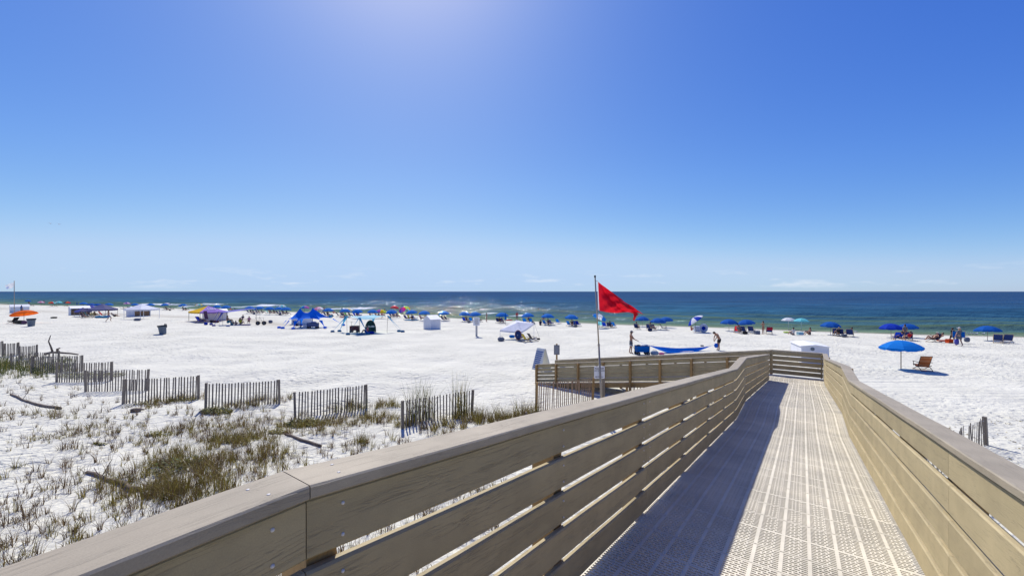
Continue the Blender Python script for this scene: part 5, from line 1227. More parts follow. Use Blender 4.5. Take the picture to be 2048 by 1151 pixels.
person(at(1586, 669.5), 'sit_ground', 'person in a white shirt sitting under the white umbrella with a blue top', [('shirt', WHT), ('shorts', GREYC)], 'fair', 'dark', AWAY, 1.85)
person(at(1619, 669), 'sit_ground', 'person in dark swimwear sitting right of the turquoise umbrella', [('suit', NAVY)], 'tan', 'dark', LT, 1.8)
person(at(1698.5, 672.5), 'sit_chair', 'person seated facing left in the right chair above the bare white box', [('suit', BLKC)], 'tan', 'dark', LT * .5, 1.8)
person(at(1810, 679), 'stand', 'man in a grey shirt standing behind the bright blue umbrella, head in its shade', [('shirt', ('shirt_grey', (.16, .18, .19))), ('shorts', NAVY)], 'tan', 'dark', AWAY, 1.78)
person(at(1817, 681), 'sit_chair', 'person in red seated beside the standing man in grey', [('shirt', RED), ('shorts', NAVY)], 'tan', 'brown', AWAY, 1.7)
person(at(1800, 681), 'sit_chair', 'person in blue seated behind the top of the bright blue umbrella', [('shirt', DBLUE), ('shorts', NAVY)], 'tan', 'dark', AWAY, 1.7)
person(at(1866, 683.5), 'recline', 'sunbather with a white cap lying back, legs stretched to the left', [('bikini', BLKC)], 'tan', 'brown', LT, 1.9, ('cap', WHT), lift=.02)
chair(0, 0, NAVY, 'low dark lounge chair under the sunbather with a white cap', LT, 'dk', 1.05, W(1868, 683.5))
person(at(1876, 682), 'recline', 'second sunbather lying behind the one with a white cap', [('suit', BLKC)], 'tan', 'dark', LT, 1.8)
person(at(1274, 658.5), 'sit_chair', 'person seated in shade under the umbrella behind the flag tip', [('shorts', BLKC)], 'tan', 'dark', FACE_SEA, 1.8)
person(at(1905, 686), 'walk', 'person in dark clothes walking behind the one carrying blue chairs', [('shirt', BLKC), ('shorts', BLKC)], 'brown', 'dark', AWAY, 1.66)
carrier = person(at(1919, 691.5), 'carry', 'person in dark shorts with blue folded chairs on the back', [('shirt', GREYC), ('shorts', GREYC)], 'fair', 'blond', AWAY + .1, 1.83, ('cap', WHT))
P = at(1915.5, 691)
for k, (dx, lab) in enumerate(((-.14, 'left blue folded chair on the back of the walking carrier'), (.16, 'right blue folded chair on the back of the walking carrier'))):
    t = thing('folded_chair', lab, 'chair', P + Vector((-.14 + .73 * dx - .02 * k, -.20 - .69 * dx - .02 * k, .80)), R(-44 + 6 * k))
    b = MB(); b.box((0, 0, .33), (.50, .06, .56)); b.obj('sling', cloth(*BLUE), t)
    b = MB()
    for s_ in (-1, 1): b.tube([(s_ * .27, -.02, -.02), (s_ * .27, -.02, .72)], .016, 5)
    b.tube([(-.27, -.02, .72), (.27, -.02, .72)], .016, 5); b.tube([(-.27, -.02, 0), (.27, -.02, 0)], .016, 5); b.obj('frame', M_ALU, t)
lump(P + Vector((-.28, -.16, .12)), (.24, .16, .30), ('violet_blue', (.09, .09, .36)), 'bag', 'violet blue bag hanging low behind the carrier of blue chairs', 'bag', extra=1)
lump(at(1934, 686) + Vector((0, 0, .12)), (.26, .2, .26), ('slate', (.13, .15, .20)), 'bag', 'round slate grey bag held at the right hand of the carrier', 'bag', extra=1)
def cooler(px, py, d, c_, label, lid=None, rz=0.0, name='cooler'):
    P = W(px, py); t = thing(name, label, 'cooler', P, rz)
    b = MB(); b.box((0, 0, d[2] * .42), (d[0], d[1], d[2] * .84)); b.obj('box', cloth(*c_, trans=0), t)
    b = MB(); b.box((0, 0, d[2] * .92), (d[0] * 1.04, d[1] * 1.06, d[2] * .16)); b.obj('lid', cloth(*(lid or c_), trans=0), t)
    b = MB(); b.tube([(-d[0] * .53, 0, d[2] * .7), (-d[0] * .56, 0, d[2] * 1.15), (d[0] * .56, 0, d[2] * 1.15), (d[0] * .53, 0, d[2] * .7)], .014, 5); b.obj('handle', M_DARK, t)
cooler(1898.5, 685.5, (.52, .36, .42), ('orange_red', (.62, .075, .02)), 'orange red cool box on sand beside the carrier of blue chairs')
cooler(1886, 681.5, (.9, .5, .10), ('orange_red', (.62, .075, .02)), 'flat red mat behind the sunbathers', name='folded_mat')
cooler(1514, 668, (.55, .4, .45), ('slate', (.13, .15, .20)), 'slate grey cool box right of the pair of umbrellas')
cooler(1600, 669, (.65, .4, .36), ('pale_aqua', (.34, .55, .60)), 'pale aqua cool box between two seated people under the white and turquoise umbrellas')
cooler(1395, 662.5, (.80, .55, .75), ('pale_grey_blue', (.42, .47, .58)), 'pale grey blue box beside the swim ring')
lump(W(1574, 665.5), (.5, .35, .10), LGRN, 'pool_float', 'lime green float lying left of the white umbrella with blue top', 'float')
lump(W(1018, 640.5), (.7, .4, .09), RED, 'bodyboard', 'red float lying by the water above the white canopy', 'float')
# swim ring
P = W(1407, 664); t = thing('swim_ring', 'pale grey blue inflatable ring standing upright beside a box', 'swim ring', P, R(-6))
b = MB(); rows = []
for i in range(24):
    a_ = 2 * math.pi * i / 24; rows.append([((.42 + .17 * math.cos(q)) * math.cos(a_), .17 * math.sin(q), .56 + (.42 + .17 * math.cos(q)) * math.sin(a_)) for q in np.linspace(0, 2 * math.pi, 10)])
b.grid(rows + [rows[0]], lambda j, i: 0); b.obj('ring', cloth('pale_grey_blue', (.42, .47, .58)), t, True)
b = MB(); b.tube([(0, .05, .56), (0, .07, .56)], .27, 14); b.obj('middle', cloth('deep_blue', (.006, .035, .36)), t)
person(at(1383, 660), 'sit_ground', 'person lying low on sand left of the pale grey blue box', [('suit', RED)], 'tan', 'brown', RT, 1.5)
# red towel over a chair, small things
for px, py, c_, nm, lab in ((1541, 662, RED, 'towel', 'red towel hung over the chair back beside the standing man'),):
    P = W(1539, 667.5); t = thing(nm, lab, 'towel', P + Vector((-.28, -.52, .55)), FACE_SEA)
    b = MB(); b.grid([[(x, -.06 + .02 * math.sin(5 * x), .0), (x, -.02, .33), (x, .03, .36), (x, .08, .1)] for x in np.linspace(-.3, .3, 5)]); b.obj('cloth', cloth(*c_), t, True)
# gulls at the water edge and in the sky
def bird(P, label, rz=0.0, flying=False, s_=1.0):
    t = thing('gull', label, 'bird', P, rz, 'gulls', s_)
    gm = mat('gull_white', (.62, .62, .62), .7, .1); gw = mat('gull_grey', (.20, .21, .23), .7, .1)
    b = MB(); z = 0 if flying else .22; rows = []
    for f_, r_, dz in ((-.24, .02, .03), (-.12, .06, .01), (0, .085, 0), (.12, .075, .03), (.19, .045, .09), (.23, .05, .12), (.28, .03, .12), (.33, .008, .11)):
        rows.append([(r_ * math.cos(q), f_, z + dz + r_ * math.sin(q)) for q in np.linspace(0, 2 * math.pi, 8, endpoint=False)])
    b.grid(rows, closed=True); b.obj('body', gm, t, True)
    b = MB(); b.tube([(0, .31, z + .115), (0, .38, z + .105)], [.014, .003], 5); b.obj('beak', mat('gull_beak', (.45, .25, .03), .5, .05), t)
    for q in (-1, 1):
        b = MB()
        if flying: b.grid([[(q * .05, .10, z + .04), (q * .05, -.08, z + .03)], [(q * .35, .14, z + .20), (q * .35, -.04, z + .17)], [(q * .75, .02, z + .12), (q * .72, -.05, z + .11)]])
        else: b.grid([[(q * .085, .10, z + .04), (q * .08, .08, z - .03)], [(q * .095, -.06, z + .03), (q * .085, -.06, z - .03)], [(q * .02, -.32, z + .05), (q * .02, -.30, z + .02)]])
        b.obj('wing', gw, t)
        if not flying: b = MB(); b.tube([(q * .03, 0, z - .07), (q * .03, .01, 0)], .008, 4); b.obj('leg', mat('gull_beak', (0, 0, 0)), t)
for px, py, rz, lab in ((1937, 670, LT, 'gull standing at the water edge, leftmost of a loose row'), (1945, 670, LT, 'gull standing second from the left at the water edge'), (1952, 670.5, RT, 'gull standing in the middle of the row at the water edge'), (1966, 670.5, RT, 'darker gull standing nearest the farthest right umbrella'), (1712, 666, LT, 'gull standing alone at the water edge right of the seated person')):
    bird(W(px, py), lab, rz)
for px, py, lab in ((101, 447, 'gull flying low over the sea at the far left, higher of two'), (118.5, 448.5, 'gull flying low over the sea at the far left, right of two')):
    Y = 110; bird(Vector(((px - 1024) / F * Y, Y, CZ - (py - HOR) / F * Y)), lab, R(70), True, 1.1)
# swimmers and a far boat
for px, py, lab in ((1073.5, 617.5, 'swimmer with head above water, left of two'), (1077.5, 617.8, 'swimmer with head above water, right of two'), (925, 617.6, 'lone swimmer far out behind the blue umbrellas'), (833, 614.5, 'swimmer beyond the tilted yellow and green umbrella'), (821, 614.5, 'swimmer near the red umbrella')):
    Y = F * (CZ - WZ) / (py + 1.2 - HOR); P = Vector(((px - 1024) / F * Y, Y, WZ - 1.28)); person(P, 'stand', lab, [('suit', BLKC)], 'brown', 'dark', AWAY, 1.75, None, 'swimmers')
Y = 4200; P = Vector(((1083 - 1024) / F * Y, Y, WZ)); t = thing('boat', 'tiny white boat on the horizon left of the red flag', 'boat', P, .3)
b = MB(); b.add([(-9, -2, 0), (8, -2, 0), (12, 0, 0), (8, 2, 0), (-9, 2, 0), (-9.5, -2.4, 2.5), (9, -2.4, 3), (14, 0, 3.4), (9, 2.4, 3), (-9.5, 2.4, 2.5)], [(0, 1, 6, 5), (1, 2, 7, 6), (2, 3, 8, 7), (3, 4, 9, 8), (4, 0, 5, 9), (5, 6, 7, 8, 9)]); b.obj('hull', M_WHITE, t)
b = MB(); b.box((-1, 0, 4.3), (8, 3.4, 3)); b.obj('cabin', M_WHITE, t); b = MB(); b.tube([(-2, 0, 5.5), (-2, 0, 11)], .15, 5); b.obj('mast', M_ALU, t)

# ------------------------------------------------------------------ canopies
def popup(px, ypk, size, eave, peak, rz, cols, label, val=.28, legc=None, P=None, flare=0.0, text=None, truss=True):
    P = P if P is not None else T(px, ypk, peak); t = thing('canopy_tent', label, 'canopy tent', P, rz); a_ = size / 2; mats_ = [cloth(*c_, trans=.25) for c_ in cols]
    b = MB(); n = 6
    cs = [(-a_, -a_), (a_, -a_), (a_, a_), (-a_, a_)]
    for s_ in range(4):
        A, B = Vector((*cs[s_], eave)), Vector((*cs[(s_ + 1) % 4], eave)); rows = []
        for j in range(6):
            f_ = j / 5; z = eave + (peak - eave) * (f_ ** 1.15); row = []
            for i in range(n + 1):
                p = A.lerp(B, i / n) * (1 - f_); sagf = math.sin(math.pi * i / n) * (1 - f_); row.append((p.x, p.y, z - .06 * sagf))
            rows.append(row)
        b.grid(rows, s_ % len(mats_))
    roof = b.obj('roof', mats_, t)
    b = MB()
    for s_ in range(4):
        A, B = Vector((*cs[s_], eave)), Vector((*cs[(s_ + 1) % 4], eave))
        b.grid([[(A.lerp(B, i / 12).x * 1.003, A.lerp(B, i / 12).y * 1.003, eave - .06 * math.sin(math.pi * i / 12) - k * (val - (.05 if i % 2 else 0))) for i in range(13)] for k in (0, 1)], s_ % len(mats_))
    b.obj('valance', mats_, t)
    for x, y in cs:
        gz_ = 0; b = MB(); k = .97; b.tube([(x * k, y * k, -.25), (x * k, y * k, eave)], .035, 6); b.obj('leg', legc or M_ALU, t)
    if truss:
        b = MB()
        for s_ in range(4):
            A, B = Vector((*cs[s_], eave)) * .96, Vector((*cs[(s_ + 1) % 4], eave)) * .96; A.z = B.z = eave
            for k in range(4): p, q = A.lerp(B, k / 4), A.lerp(B, (k + 1) / 4); b.tube([p - Vector((0, 0, .1)), q - Vector((0, 0, .38))], .012, 4); b.tube([p - Vector((0, 0, .38)), q - Vector((0, 0, .1))], .012, 4)
        b.obj('truss', legc or M_ALU, t)
    if text:
        o = put('lettering', text_mesh(text, .75, cloth('white', (.78, .78, .78)), .006), roof); f_ = .40
        sl = math.atan2(peak - eave, a_); o.rotation_euler = (sl, 0, R(90)); o.location = (a_ * (1 - f_) + .02, 0, eave + (peak - eave) * f_ + .05)
    return t
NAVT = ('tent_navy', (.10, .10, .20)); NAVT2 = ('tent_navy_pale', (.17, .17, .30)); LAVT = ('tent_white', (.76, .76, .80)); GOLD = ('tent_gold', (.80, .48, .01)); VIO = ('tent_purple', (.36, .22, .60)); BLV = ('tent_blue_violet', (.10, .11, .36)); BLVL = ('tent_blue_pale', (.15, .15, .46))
def tent_px(px, ypk, yeave, yb, wpx, rz, *a, **k):
    P = W(px, yb); m_ = P.y / F; tx = -P.x / P.y; fr = abs(math.cos(rz) + tx * math.sin(rz)) + abs(-math.sin(rz) + tx * math.cos(rz)); popup(px, ypk, wpx * m_ / fr, (yb - yeave) * m_, (yb - ypk) * m_, rz, *a, P=P, **k)
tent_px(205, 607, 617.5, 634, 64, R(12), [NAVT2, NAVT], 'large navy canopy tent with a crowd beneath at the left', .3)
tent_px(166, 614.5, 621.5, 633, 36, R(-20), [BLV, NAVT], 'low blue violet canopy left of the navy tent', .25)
tent_px(184, 609.5, 615.5, 628, 30, R(25), [BLVL], 'pale blue violet canopy behind the navy tent', .25)
tent_px(284, 607, 617, 637.5, 73, R(-8), [LAVT], 'white canopy tent pitched in front of an open cushion hut', .3, M_WHITE)
lump(W(275, 641), (.5, .45, .22), ('slate', (.13, .15, .20)), 'beach_ball', 'grey ball shaped bag on sand before the white canopy tent', 'bag')
tent_px(416, 611, 622, 641, 78, R(-30), [GOLD, VIO], 'yellow and purple canopy tent with white lettering', .26, M_DARK, text='LSU')
# white canopy by the beach sign, low and tilted
P = W(1036, 677); m_ = P.y / F
t = thing('canopy_tent', 'low lavender white canopy sloping down over a few chairs, right of the beach sign', 'canopy tent', P, 0)
cs = [Vector((-36 * m_, -.3, .98)), Vector((7 * m_, -1.2, .92)), Vector((33 * m_, .9, 1.62)), Vector((-3 * m_, 1.6, 1.9))]
n = 12; rows = []
for j in range(n + 1):
    row = []
    for i in range(n + 1):
        s_, r_ = i / n, j / n; p = cs[0] * (1 - s_) * (1 - r_) + cs[1] * s_ * (1 - r_) + cs[2] * s_ * r_ + cs[3] * (1 - s_) * r_
        d_ = min(s_, 1 - s_, r_, 1 - r_) * 2; p.z += .42 * d_ - .05 * math.sin(math.pi * s_) * (1 - d_) - .05 * math.sin(math.pi * r_) * (1 - d_); row.append(p)
    rows.append(row)
b = MB(); b.grid(rows); b.obj('roof', cloth(*LAVT, trans=.25), t)
b = MB(); edge = [rows[0][i] for i in range(n + 1)] + [rows[j][n] for j in range(1, n + 1)] + [rows[n][i] for i in range(n - 1, -1, -1)] + [rows[j][0] for j in range(n - 1, 0, -1)]
b.grid([edge, [Vector((p.x, p.y, p.z - .18)) for p in edge]], closed=True); b.obj('valance', cloth(*LAVT, trans=.25), t)
for c_ in cs: b = MB(); b.tube([(c_.x * .99, c_.y * .99, -.2), (c_.x * .99, c_.y * .99, c_.z)], .025, 6); b.obj('leg', M_WHITE, t)
b = MB(); b.tube([cs[2], cs[2] + Vector((.55, -.9, -1.5))], .01, 4); b.obj('guy_rope', M_DARK, t)
def strap(b, A, B, w0, w1):
    A, B = Vector(A), Vector(B); d = (B - A).normalized(); sx = d.cross(Vector((0, 0, 1))).normalized(); up = sx.cross(d)
    rows = []
    for k in range(7):
        f_ = k / 6; p = A.lerp(B, f_); w_ = (w0 * (1 - f_) ** 2.2 + w1) / 2; rows.append([p - sx * w_, p + up * w_ * .35 - Vector((0, 0, .04 * math.sin(math.pi * f_))), p + sx * w_])
    b.grid(rows)
def sail_tent(P, rz, corners, feet, hc, hmid, col, colstrap, label, poles, bagc):
    """corners: local xy at height hc[i]; feet: (corner index, x, y)"""
    t = thing('shade_tent', label, 'shade tent', P, rz); n = 10
    b = MB(); c4 = [Vector((x, y, h)) for (x, y), h in zip(corners, hc)]; rows = []
    for j in range(n + 1):
        row = []
        for i in range(n + 1):
            s_, q = i / n, j / n
            p = c4[0] * (1 - s_) * (1 - q) + c4[1] * s_ * (1 - q) + c4[2] * s_ * q + c4[3] * (1 - s_) * q
            e1, e2 = math.sin(math.pi * s_), math.sin(math.pi * q); cen = sum(c4, Vector()) / 4
            pull = .16 * (e1 * (1 - e2) + e2 * (1 - e1)); p = p.lerp(Vector((cen.x, cen.y, p.z)), pull * .9); p.z += (hmid - hc[0]) * e1 * e2 * .9 - .05 * (e1 + e2) * .5
            row.append(p)
        rows.append(row)
    b.grid(rows); b.obj('canopy', cloth(*col), t, True)
    for k, x, y in feet:
        b = MB(); strap(b, c4[k], (x, y, .12), .5, .07); b.obj('strap', cloth(*colstrap), t, True)
        b = MB(); b.ball((x, y, .10), (.28, .2, .16), 8, 5); b.obj('sandbag', cloth(*bagc, trans=0), t, True)
    for k in poles: c_ = c4[k]; b = MB(); b.tube([(c_.x * .97, c_.y * .97, -.2), (c_.x, c_.y, c_.z)], .022, 6); b.obj('pole', M_ALU, t)
    return t
TB = ('tent_sky', (.05, .30, .52)); TW = ('tent_pale', (.46, .74, .82)); TBD = ('tent_ocean', (.02, .13, .25)); STARB = ('tent_bright_blue', (.007, .17, .74))
P = W(733, 664.5); m_ = P.y / F
sail_tent(P, 0, [(-2.5, .1), (0, -2.3), (2.55, .2), (.0, 2.6)], [(0, -70 * m_, .3), (0, -61 * m_, 1.0), (1, -20 * m_, -2.6), (1, 17 * m_, -2.5), (2, 61 * m_, .9), (2, 71 * m_, .3), (3, -10 * m_, 4.0)], [2.0, 1.95, 2.05, 2.0], 1.62, TW, TB, 'white shade tent with pale blue straps over a wagon and a pop up tent', (0, 1, 2, 3), TBD)
P = W(480, 648); m_ = P.y / F
sail_tent(P, 0, [(-39 * m_, -.4), (-13 * m_, -2.4), (38 * m_, -.6), (12 * m_, 2.6)], [(0, -50 * m_, -.8), (1, -18 * m_, -3.6)], [1.95, 1.9, 2.45, 2.4], 2.15, BLVL, BLV, 'blue violet shade sail stretched over a group of seated people', (1, 2, 3, 0), BLV)
# star shaped blue tent
P = W(607, 655.5); m_ = P.y / F
t = thing('shade_tent', 'bright blue star shaped shade tent with two peaks and splayed legs', 'shade tent', P, 0)
feet = [(54 * m_, 4.2), (45 * m_, -.3), (-7 * m_, -1.7), (-34 * m_, -.9), (-47 * m_, -.2), (-35 * m_, 4.0)]
angs = sorted((math.atan2(y - .9, x), x, y) for x, y in feet)
pk = 12.2 * m_; n = 72; rows = []
for q in np.linspace(0, 1, 9):
    row = []
    for i in range(n):
        a_ = -math.pi + 2 * math.pi * i / n
        k = max([j for j in range(6) if angs[j][0] <= a_] or [-1]); A = angs[k % 6]; B = angs[(k + 1) % 6]; a0 = A[0] - (2 * math.pi if k < 0 else 0); a1 = B[0] + (2 * math.pi if k == 5 else 0)
        if k < 0: A = angs[5]; a0 = A[0] - 2 * math.pi; B = angs[0]; a1 = B[0]
        f_ = (a_ - a0) / (a1 - a0); x0, y0, x1, y1 = A[1], A[2], B[1], B[2]
        cx = math.cos(a_); tp = Vector((pk * (1 if cx > 0 else -1) * min(1, abs(cx) * 1.6) ** .6, .9 * (1 - .1), 2.05 + .68 * min(1, abs(cx) * 1.5) ** 1.6))
        foot = Vector((x0, y0, .3)) if f_ < .5 else Vector((x1, y1, .3)); g_ = abs(2 * f_ - 1) ** 3.2
        mid = Vector(((x0 * (1 - f_) + x1 * f_) * .56, .9 + ((y0 - .9) * (1 - f_) + (y1 - .9) * f_) * .62, 1.32))
        ed = mid.lerp(tp.lerp(foot, .70), g_); p = tp.lerp(ed, q); p.z -= .30 * math.sin(math.pi * q) * (1 - .4 * g_)
        row.append(p)
    rows.append(row)
b = MB(); b.grid(rows, closed=True); b.obj('canopy', cloth(*STARB, trans=.3), t, True)
for (x, y) in feet:
    tp = Vector((pk * (1 if x > 0 else -1), .85, 2.7)); f1 = Vector((x, y, .08)); mid = tp.lerp(Vector((x, y, .3)), .66) - Vector((0, 0, .12))
    b = MB(); strap(b, mid, f1, .5, .09); b.obj('strap', cloth(*STARB), t, True)
    b = MB(); b.ball((x, y, .10), (.3, .2, .16), 8, 5); b.obj('sandbag', cloth(*STARB), t, True)
for s_ in (-1, 1): b = MB(); b.tube([(s_ * pk, .85, -.2), (s_ * pk, .85, 2.78)], .03, 6); b.obj('pole', M_DARK, t)
chair(596, 655, NAVY, 'dark chair with a person under the star tent'.replace(' with a person', ''), RT, scale=1.1)
cooler(613, 656, (.7, .5, .5), WHT, 'white cool box under the middle of the star tent')
wagon(626, 656.5, 1.3, .75, 'dark wagon loaded with blue patterned things under the star tent', ('patterned_blue', (.10, .14, .30)))
lump(W(627, 655) + Vector((0, 0, .42)), (.45, .3, .22), ('pattern_pale', (.30, .36, .50)), 'bag', 'blue patterned bundle on the dark wagon under the star tent', 'bag')
# things under the white shade tent
wg2 = wagon(709.5, 664, 1.0, .78, 'dark red wagon with an upright handle under the white shade tent', ('dull_red', (.14, .06, .07)), 0.0, handle=[(-.5, 0, .35), (-.42, 0, .8), (-.40, 0, 1.25)])
lump(W(714, 664) + Vector((0, 0, .45)), (.3, .25, .16), GREYC, 'bag', 'grey bag in the right end of the dark red wagon', 'bag')
P = W(740.5, 664); t = thing('popup_shelter', 'dark green dome beach shelter under the white shade tent', 'shelter', P, R(6))
rows = []
for j in range(9):
    f_ = j / 8; rows.append([((.66 - .0 * f_) * (1 - f_ ** 3) ** .5 * math.cos(math.pi * i / 12) * (1 - .10 * f_) , .1 + .95 * f_, 1.5 * (1 - f_ ** 2.2) ** .6 * math.sin(math.pi * i / 12) ** .75) for i in range(13)])
b = MB(); b.grid(rows); b.obj('shell', cloth('shelter_green', (.03, .085, .095), .1), t, True)
b = MB(); b.tube([(.66 * math.cos(math.pi * i / 12) , .1, 1.5 * math.sin(math.pi * i / 12) ** .75) for i in range(13)], .02, 5); b.obj('rim', M_DARK, t)
b = MB(); b.grid([[(-.5, .06, .78), (-.25, .05, .86), (.0, .04, .74), (.25, .05, .86), (.5, .06, .78)], [(-.52, .08, .62), (-.25, .09, .60), (0, .07, .62), (.25, .09, .60), (.52, .08, .62)]]); b.obj('pocket', cloth('pocket_white', (.62, .66, .66)), t)
person(at(734, 665.5), 'sit_ground', 'person in a pink shirt sitting before the dark green dome shelter', [('shirt', ('coral', (.58, .16, .18))), ('shorts', DBLUE)], 'tan', 'brown', LT, 1.7)
lump(W(727, 667.5), (.9, .5, .06), ('mat_blue', (.03, .16, .30)), 'towel', 'blue mat spread on sand left of the dome shelter', 'mat')
lump(W(741, 667), (.5, .35, .14), DBLUE, 'bag', 'dark blue bag in front of the dome shelter', 'bag')
# chairs under the leaning white canopy
P = W(1040, 681); t = thing('round_chair', 'round backed brown and navy camp chair seen from behind, under the low white canopy', 'chair', P, FACE_SEA)
rows = [[(.44 * math.cos(a_) * f_, -.32 - .10 * (1 - f_), .62 + .52 * math.sin(a_) * f_) for a_ in np.linspace(0, 2 * math.pi, 20, endpoint=False)] for f_ in (.05, .5, .85, 1)]
b = MB(); b.grid(rows, lambda j, i: 1 if j == 2 else 0, closed=True); b.obj('backrest', [cloth('navy', (.015, .03, .11)), cloth('chair_brown', (.22, .10, .07))], t, True)
b = MB(); b.ball((0, .05, .36), (.42, .42, .07), 12, 5); b.obj('seat', cloth('navy', (0, 0, 0)), t, True)
b = MB()
for x, y in ((-.3, -.3), (.3, -.3), (-.3, .35), (.3, .35)): b.tube([(x * 1.1, y * 1.1, 0), (x * .3, y * .2, .33)], .016, 5)
b.obj('legs', M_DARK, t)
chair(1053, 683, ('mustard', (.42, .33, .04)), 'mustard yellow chair under the low white canopy', FACE_SEA - .5, scale=.95)
chair(1065, 682, ('slate', (.13, .15, .20)), 'slate grey chair at the right under the low white canopy', FACE_SEA - .5, scale=.95)
lump(W(1002, 681.5), (.38, .3, .2), ('slate', (.13, .15, .20)), 'bag', 'slate grey bag at the left leg of the low white canopy', 'bag', extra=1)
lump(W(1024, 675), (.34, .28, .16), BLUE, 'bag', 'blue bag lying behind the round chair', 'bag')
lump(W(1077, 679), (.18, .14, .10), BLKC, 'bag', 'small black bag at the guy rope right of the low white canopy', 'bag')
# ------------------------------------------------------------------ service huts (white boxes with a low gable)
def hut(P, L_, D_, hw_, hr_, rz, label, opening=None, vent=False, wallc=(.70, .70, .72), roofc=(.78, .77, .76)):
    """ridge runs along local X (length L_), D_ deep"""
    t = thing('storage_hut', label, 'hut', P, rz); a_, d_ = L_ / 2, D_ / 2; tk = .05
    wm = mat('hut_wall', wallc, .6, .06, 2.0)
    for s_ in (-1, 1):                                  # gable ends
        b = MB(); x = s_ * a_; b.add([(x - tk * s_, -d_, 0), (x - tk * s_, d_, 0), (x - tk * s_, d_, hw_), (x - tk * s_, 0, hr_), (x - tk * s_, -d_, hw_), (x, -d_, 0), (x, d_, 0), (x, d_, hw_), (x, 0, hr_), (x, -d_, hw_)],
            [(0, 1, 2, 3, 4), (5, 9, 8, 7, 6), (0, 5, 6, 1), (1, 6, 7, 2), (2, 7, 8, 3), (3, 8, 9, 4), (4, 9, 5, 0)]); b.obj('gable_wall', wm, t)
    b = MB(); b.box((0, d_ - tk / 2, hw_ / 2), (L_ - 2 * tk - .004, tk, hw_)); b.obj('back_wall', wm, t)
    if opening:
        x0, x1 = opening
        b = MB()
        if x0 > -a_ + .1: b.box(((-a_ + x0) / 2, -d_ + tk / 2, hw_ / 2), (x0 + a_ - tk * 2, tk, hw_))
        if x1 < a_ - .1: b.box(((a_ + x1) / 2, -d_ + tk / 2, hw_ / 2), (a_ - x1 - tk * 2, tk, hw_))
        b.box(((x0 + x1) / 2, -d_ + tk / 2, .06), (x1 - x0, tk, .12)); b.obj('front_wall', wm, t)
        tan = mat('stacked_cushion', (.26, .16, .09), .9, .25, 5)
        n = int((x1 - x0) / .42)
        for r_ in range(2):
            for k in range(n): b = MB(); b.box((x0 + .22 + k * (x1 - x0 - .1) / n, -d_ + .55, .36 + r_ * .47), ((x1 - x0) / n * .92, .75, .40)); b.obj('cushion', tan, t)
    else:
        b = MB(); b.box((0, -d_ + tk / 2, hw_ / 2), (L_ - 2 * tk - .004, tk, hw_)); b.obj('front_wall', wm, t)
    for s_ in (-1, 1):
        b = MB(); e_ = .06; y1 = s_ * (d_ + e_); z1 = hw_ - e_ * (hr_ - hw_) / d_
        b.add([(-a_ - e_, 0, hr_ + .003), (a_ + e_, 0, hr_ + .003), (a_ + e_, y1, z1 + .003), (-a_ - e_, y1, z1 + .003), (-a_ - e_, 0, hr_ + .045), (a_ + e_, 0, hr_ + .045), (a_ + e_, y1, z1 + .045), (-a_ - e_, y1, z1 + .045)], [(0, 1, 2, 3), (4, 7, 6, 5), (0, 4, 5, 1), (1, 5, 6, 2), (2, 6, 7, 3), (3, 7, 4, 0)])
        b.obj('roof_panel', mat('hut_roof', roofc, .55, .05, 2.0), t)
    if vent:
        b = MB(); b.tube([(a_ + .01, 0, hw_ - .25 + vent), (a_ + .03, 0, hw_ - .25 + vent)], .12, 14); v_ = b.obj('vent', M_GREYPLASTIC, t); v_.location = (0, -.15, 0)
    return t
hut(W(864, 657.5), 1.5, 2.0, 1.35, 1.85, R(40), 'white box hut with a pointed gable standing alone on open sand, centre')
hut(T(1630, 690, 1.3) + Vector((.5, 1.25, 0)), 2.6, 1.6, 1.18, 1.29, R(-111), 'white low box hut close behind the end railing of the boardwalk', vent=.1)
hut(W(39, 626), 2.8, 1.7, 1.5, 2.0, R(56), 'farthest white hut behind the orange umbrella, person in blue before it')
hut(W(159, 630), 2.9, 2.0, 1.5, 1.95, R(57), 'white hut with its long side open on brown cushions, left of the navy tent', (-1.35, 1.4), roofc=(.60, .50, .36))
hut(W(277, 632.5), 2.9, 2.2, 1.6, 2.0, R(76), 'white hut open on brown cushions behind the white canopy tent', (-1.35, 1.4))
hut(W(430, 639.5), 3.3, 2.0, 1.45, 1.85, R(45), 'white hut behind the yellow and purple tent')
hut(W(604, 647.5), 2.9, 1.6, 1.0, 1.3, R(30), 'pale grey hut seen through the arches of the star tent')
# ------------------------------------------------------------------ bins, bags and the rest of the left beach
def bin_(px, py, h, label, tilt=0.0, bag=False):
    P = W(px, py); t = thing('rubbish_bin', label, 'bin', P, rnd.uniform(0, 1)); t.rotation_euler = (0, tilt, 0)
    b = MB(); n = 14; rows = [[(r_ * math.cos(2 * math.pi * i / n), r_ * math.sin(2 * math.pi * i / n), z) for i in range(n)] for r_, z in ((.02, 0), (.32 * h, 0), (.36 * h, .5 * h), (.40 * h, .93 * h), (.43 * h, .94 * h), (.43 * h, h), (.39 * h, h), (.36 * h, .6 * h), (.02, .5 * h))]
    b.grid(rows, closed=True); b.obj('drum', M_GREYPLASTIC, t)
    rows = [[(r_ * math.cos(2 * math.pi * i / n), r_ * math.sin(2 * math.pi * i / n), z) for i in range(n)] for r_, z in ((.385 * h, .8 * h), (.40 * h, 1.02 * h), (.45 * h, 1.03 * h), (.46 * h, .86 * h + 0 * h))]
    b = MB(); b.grid(rows, closed=True); b.obj('liner', mat('bin_liner', (.02, .025, .035), .35, .2, 5), t)
    if bag: b = MB(); b.tube([(.30 * h, 0, .98 * h), (.36 * h, 0, 1.16 * h), (.50 * h, 0, 1.10 * h), (.52 * h, 0, .7 * h)], .05, 6); b.obj('handle', mat('bin_liner', (0, 0, 0)), t)
    return t
bin_(62.5, 652, 1.05, 'grey bin standing right of the orange umbrella')
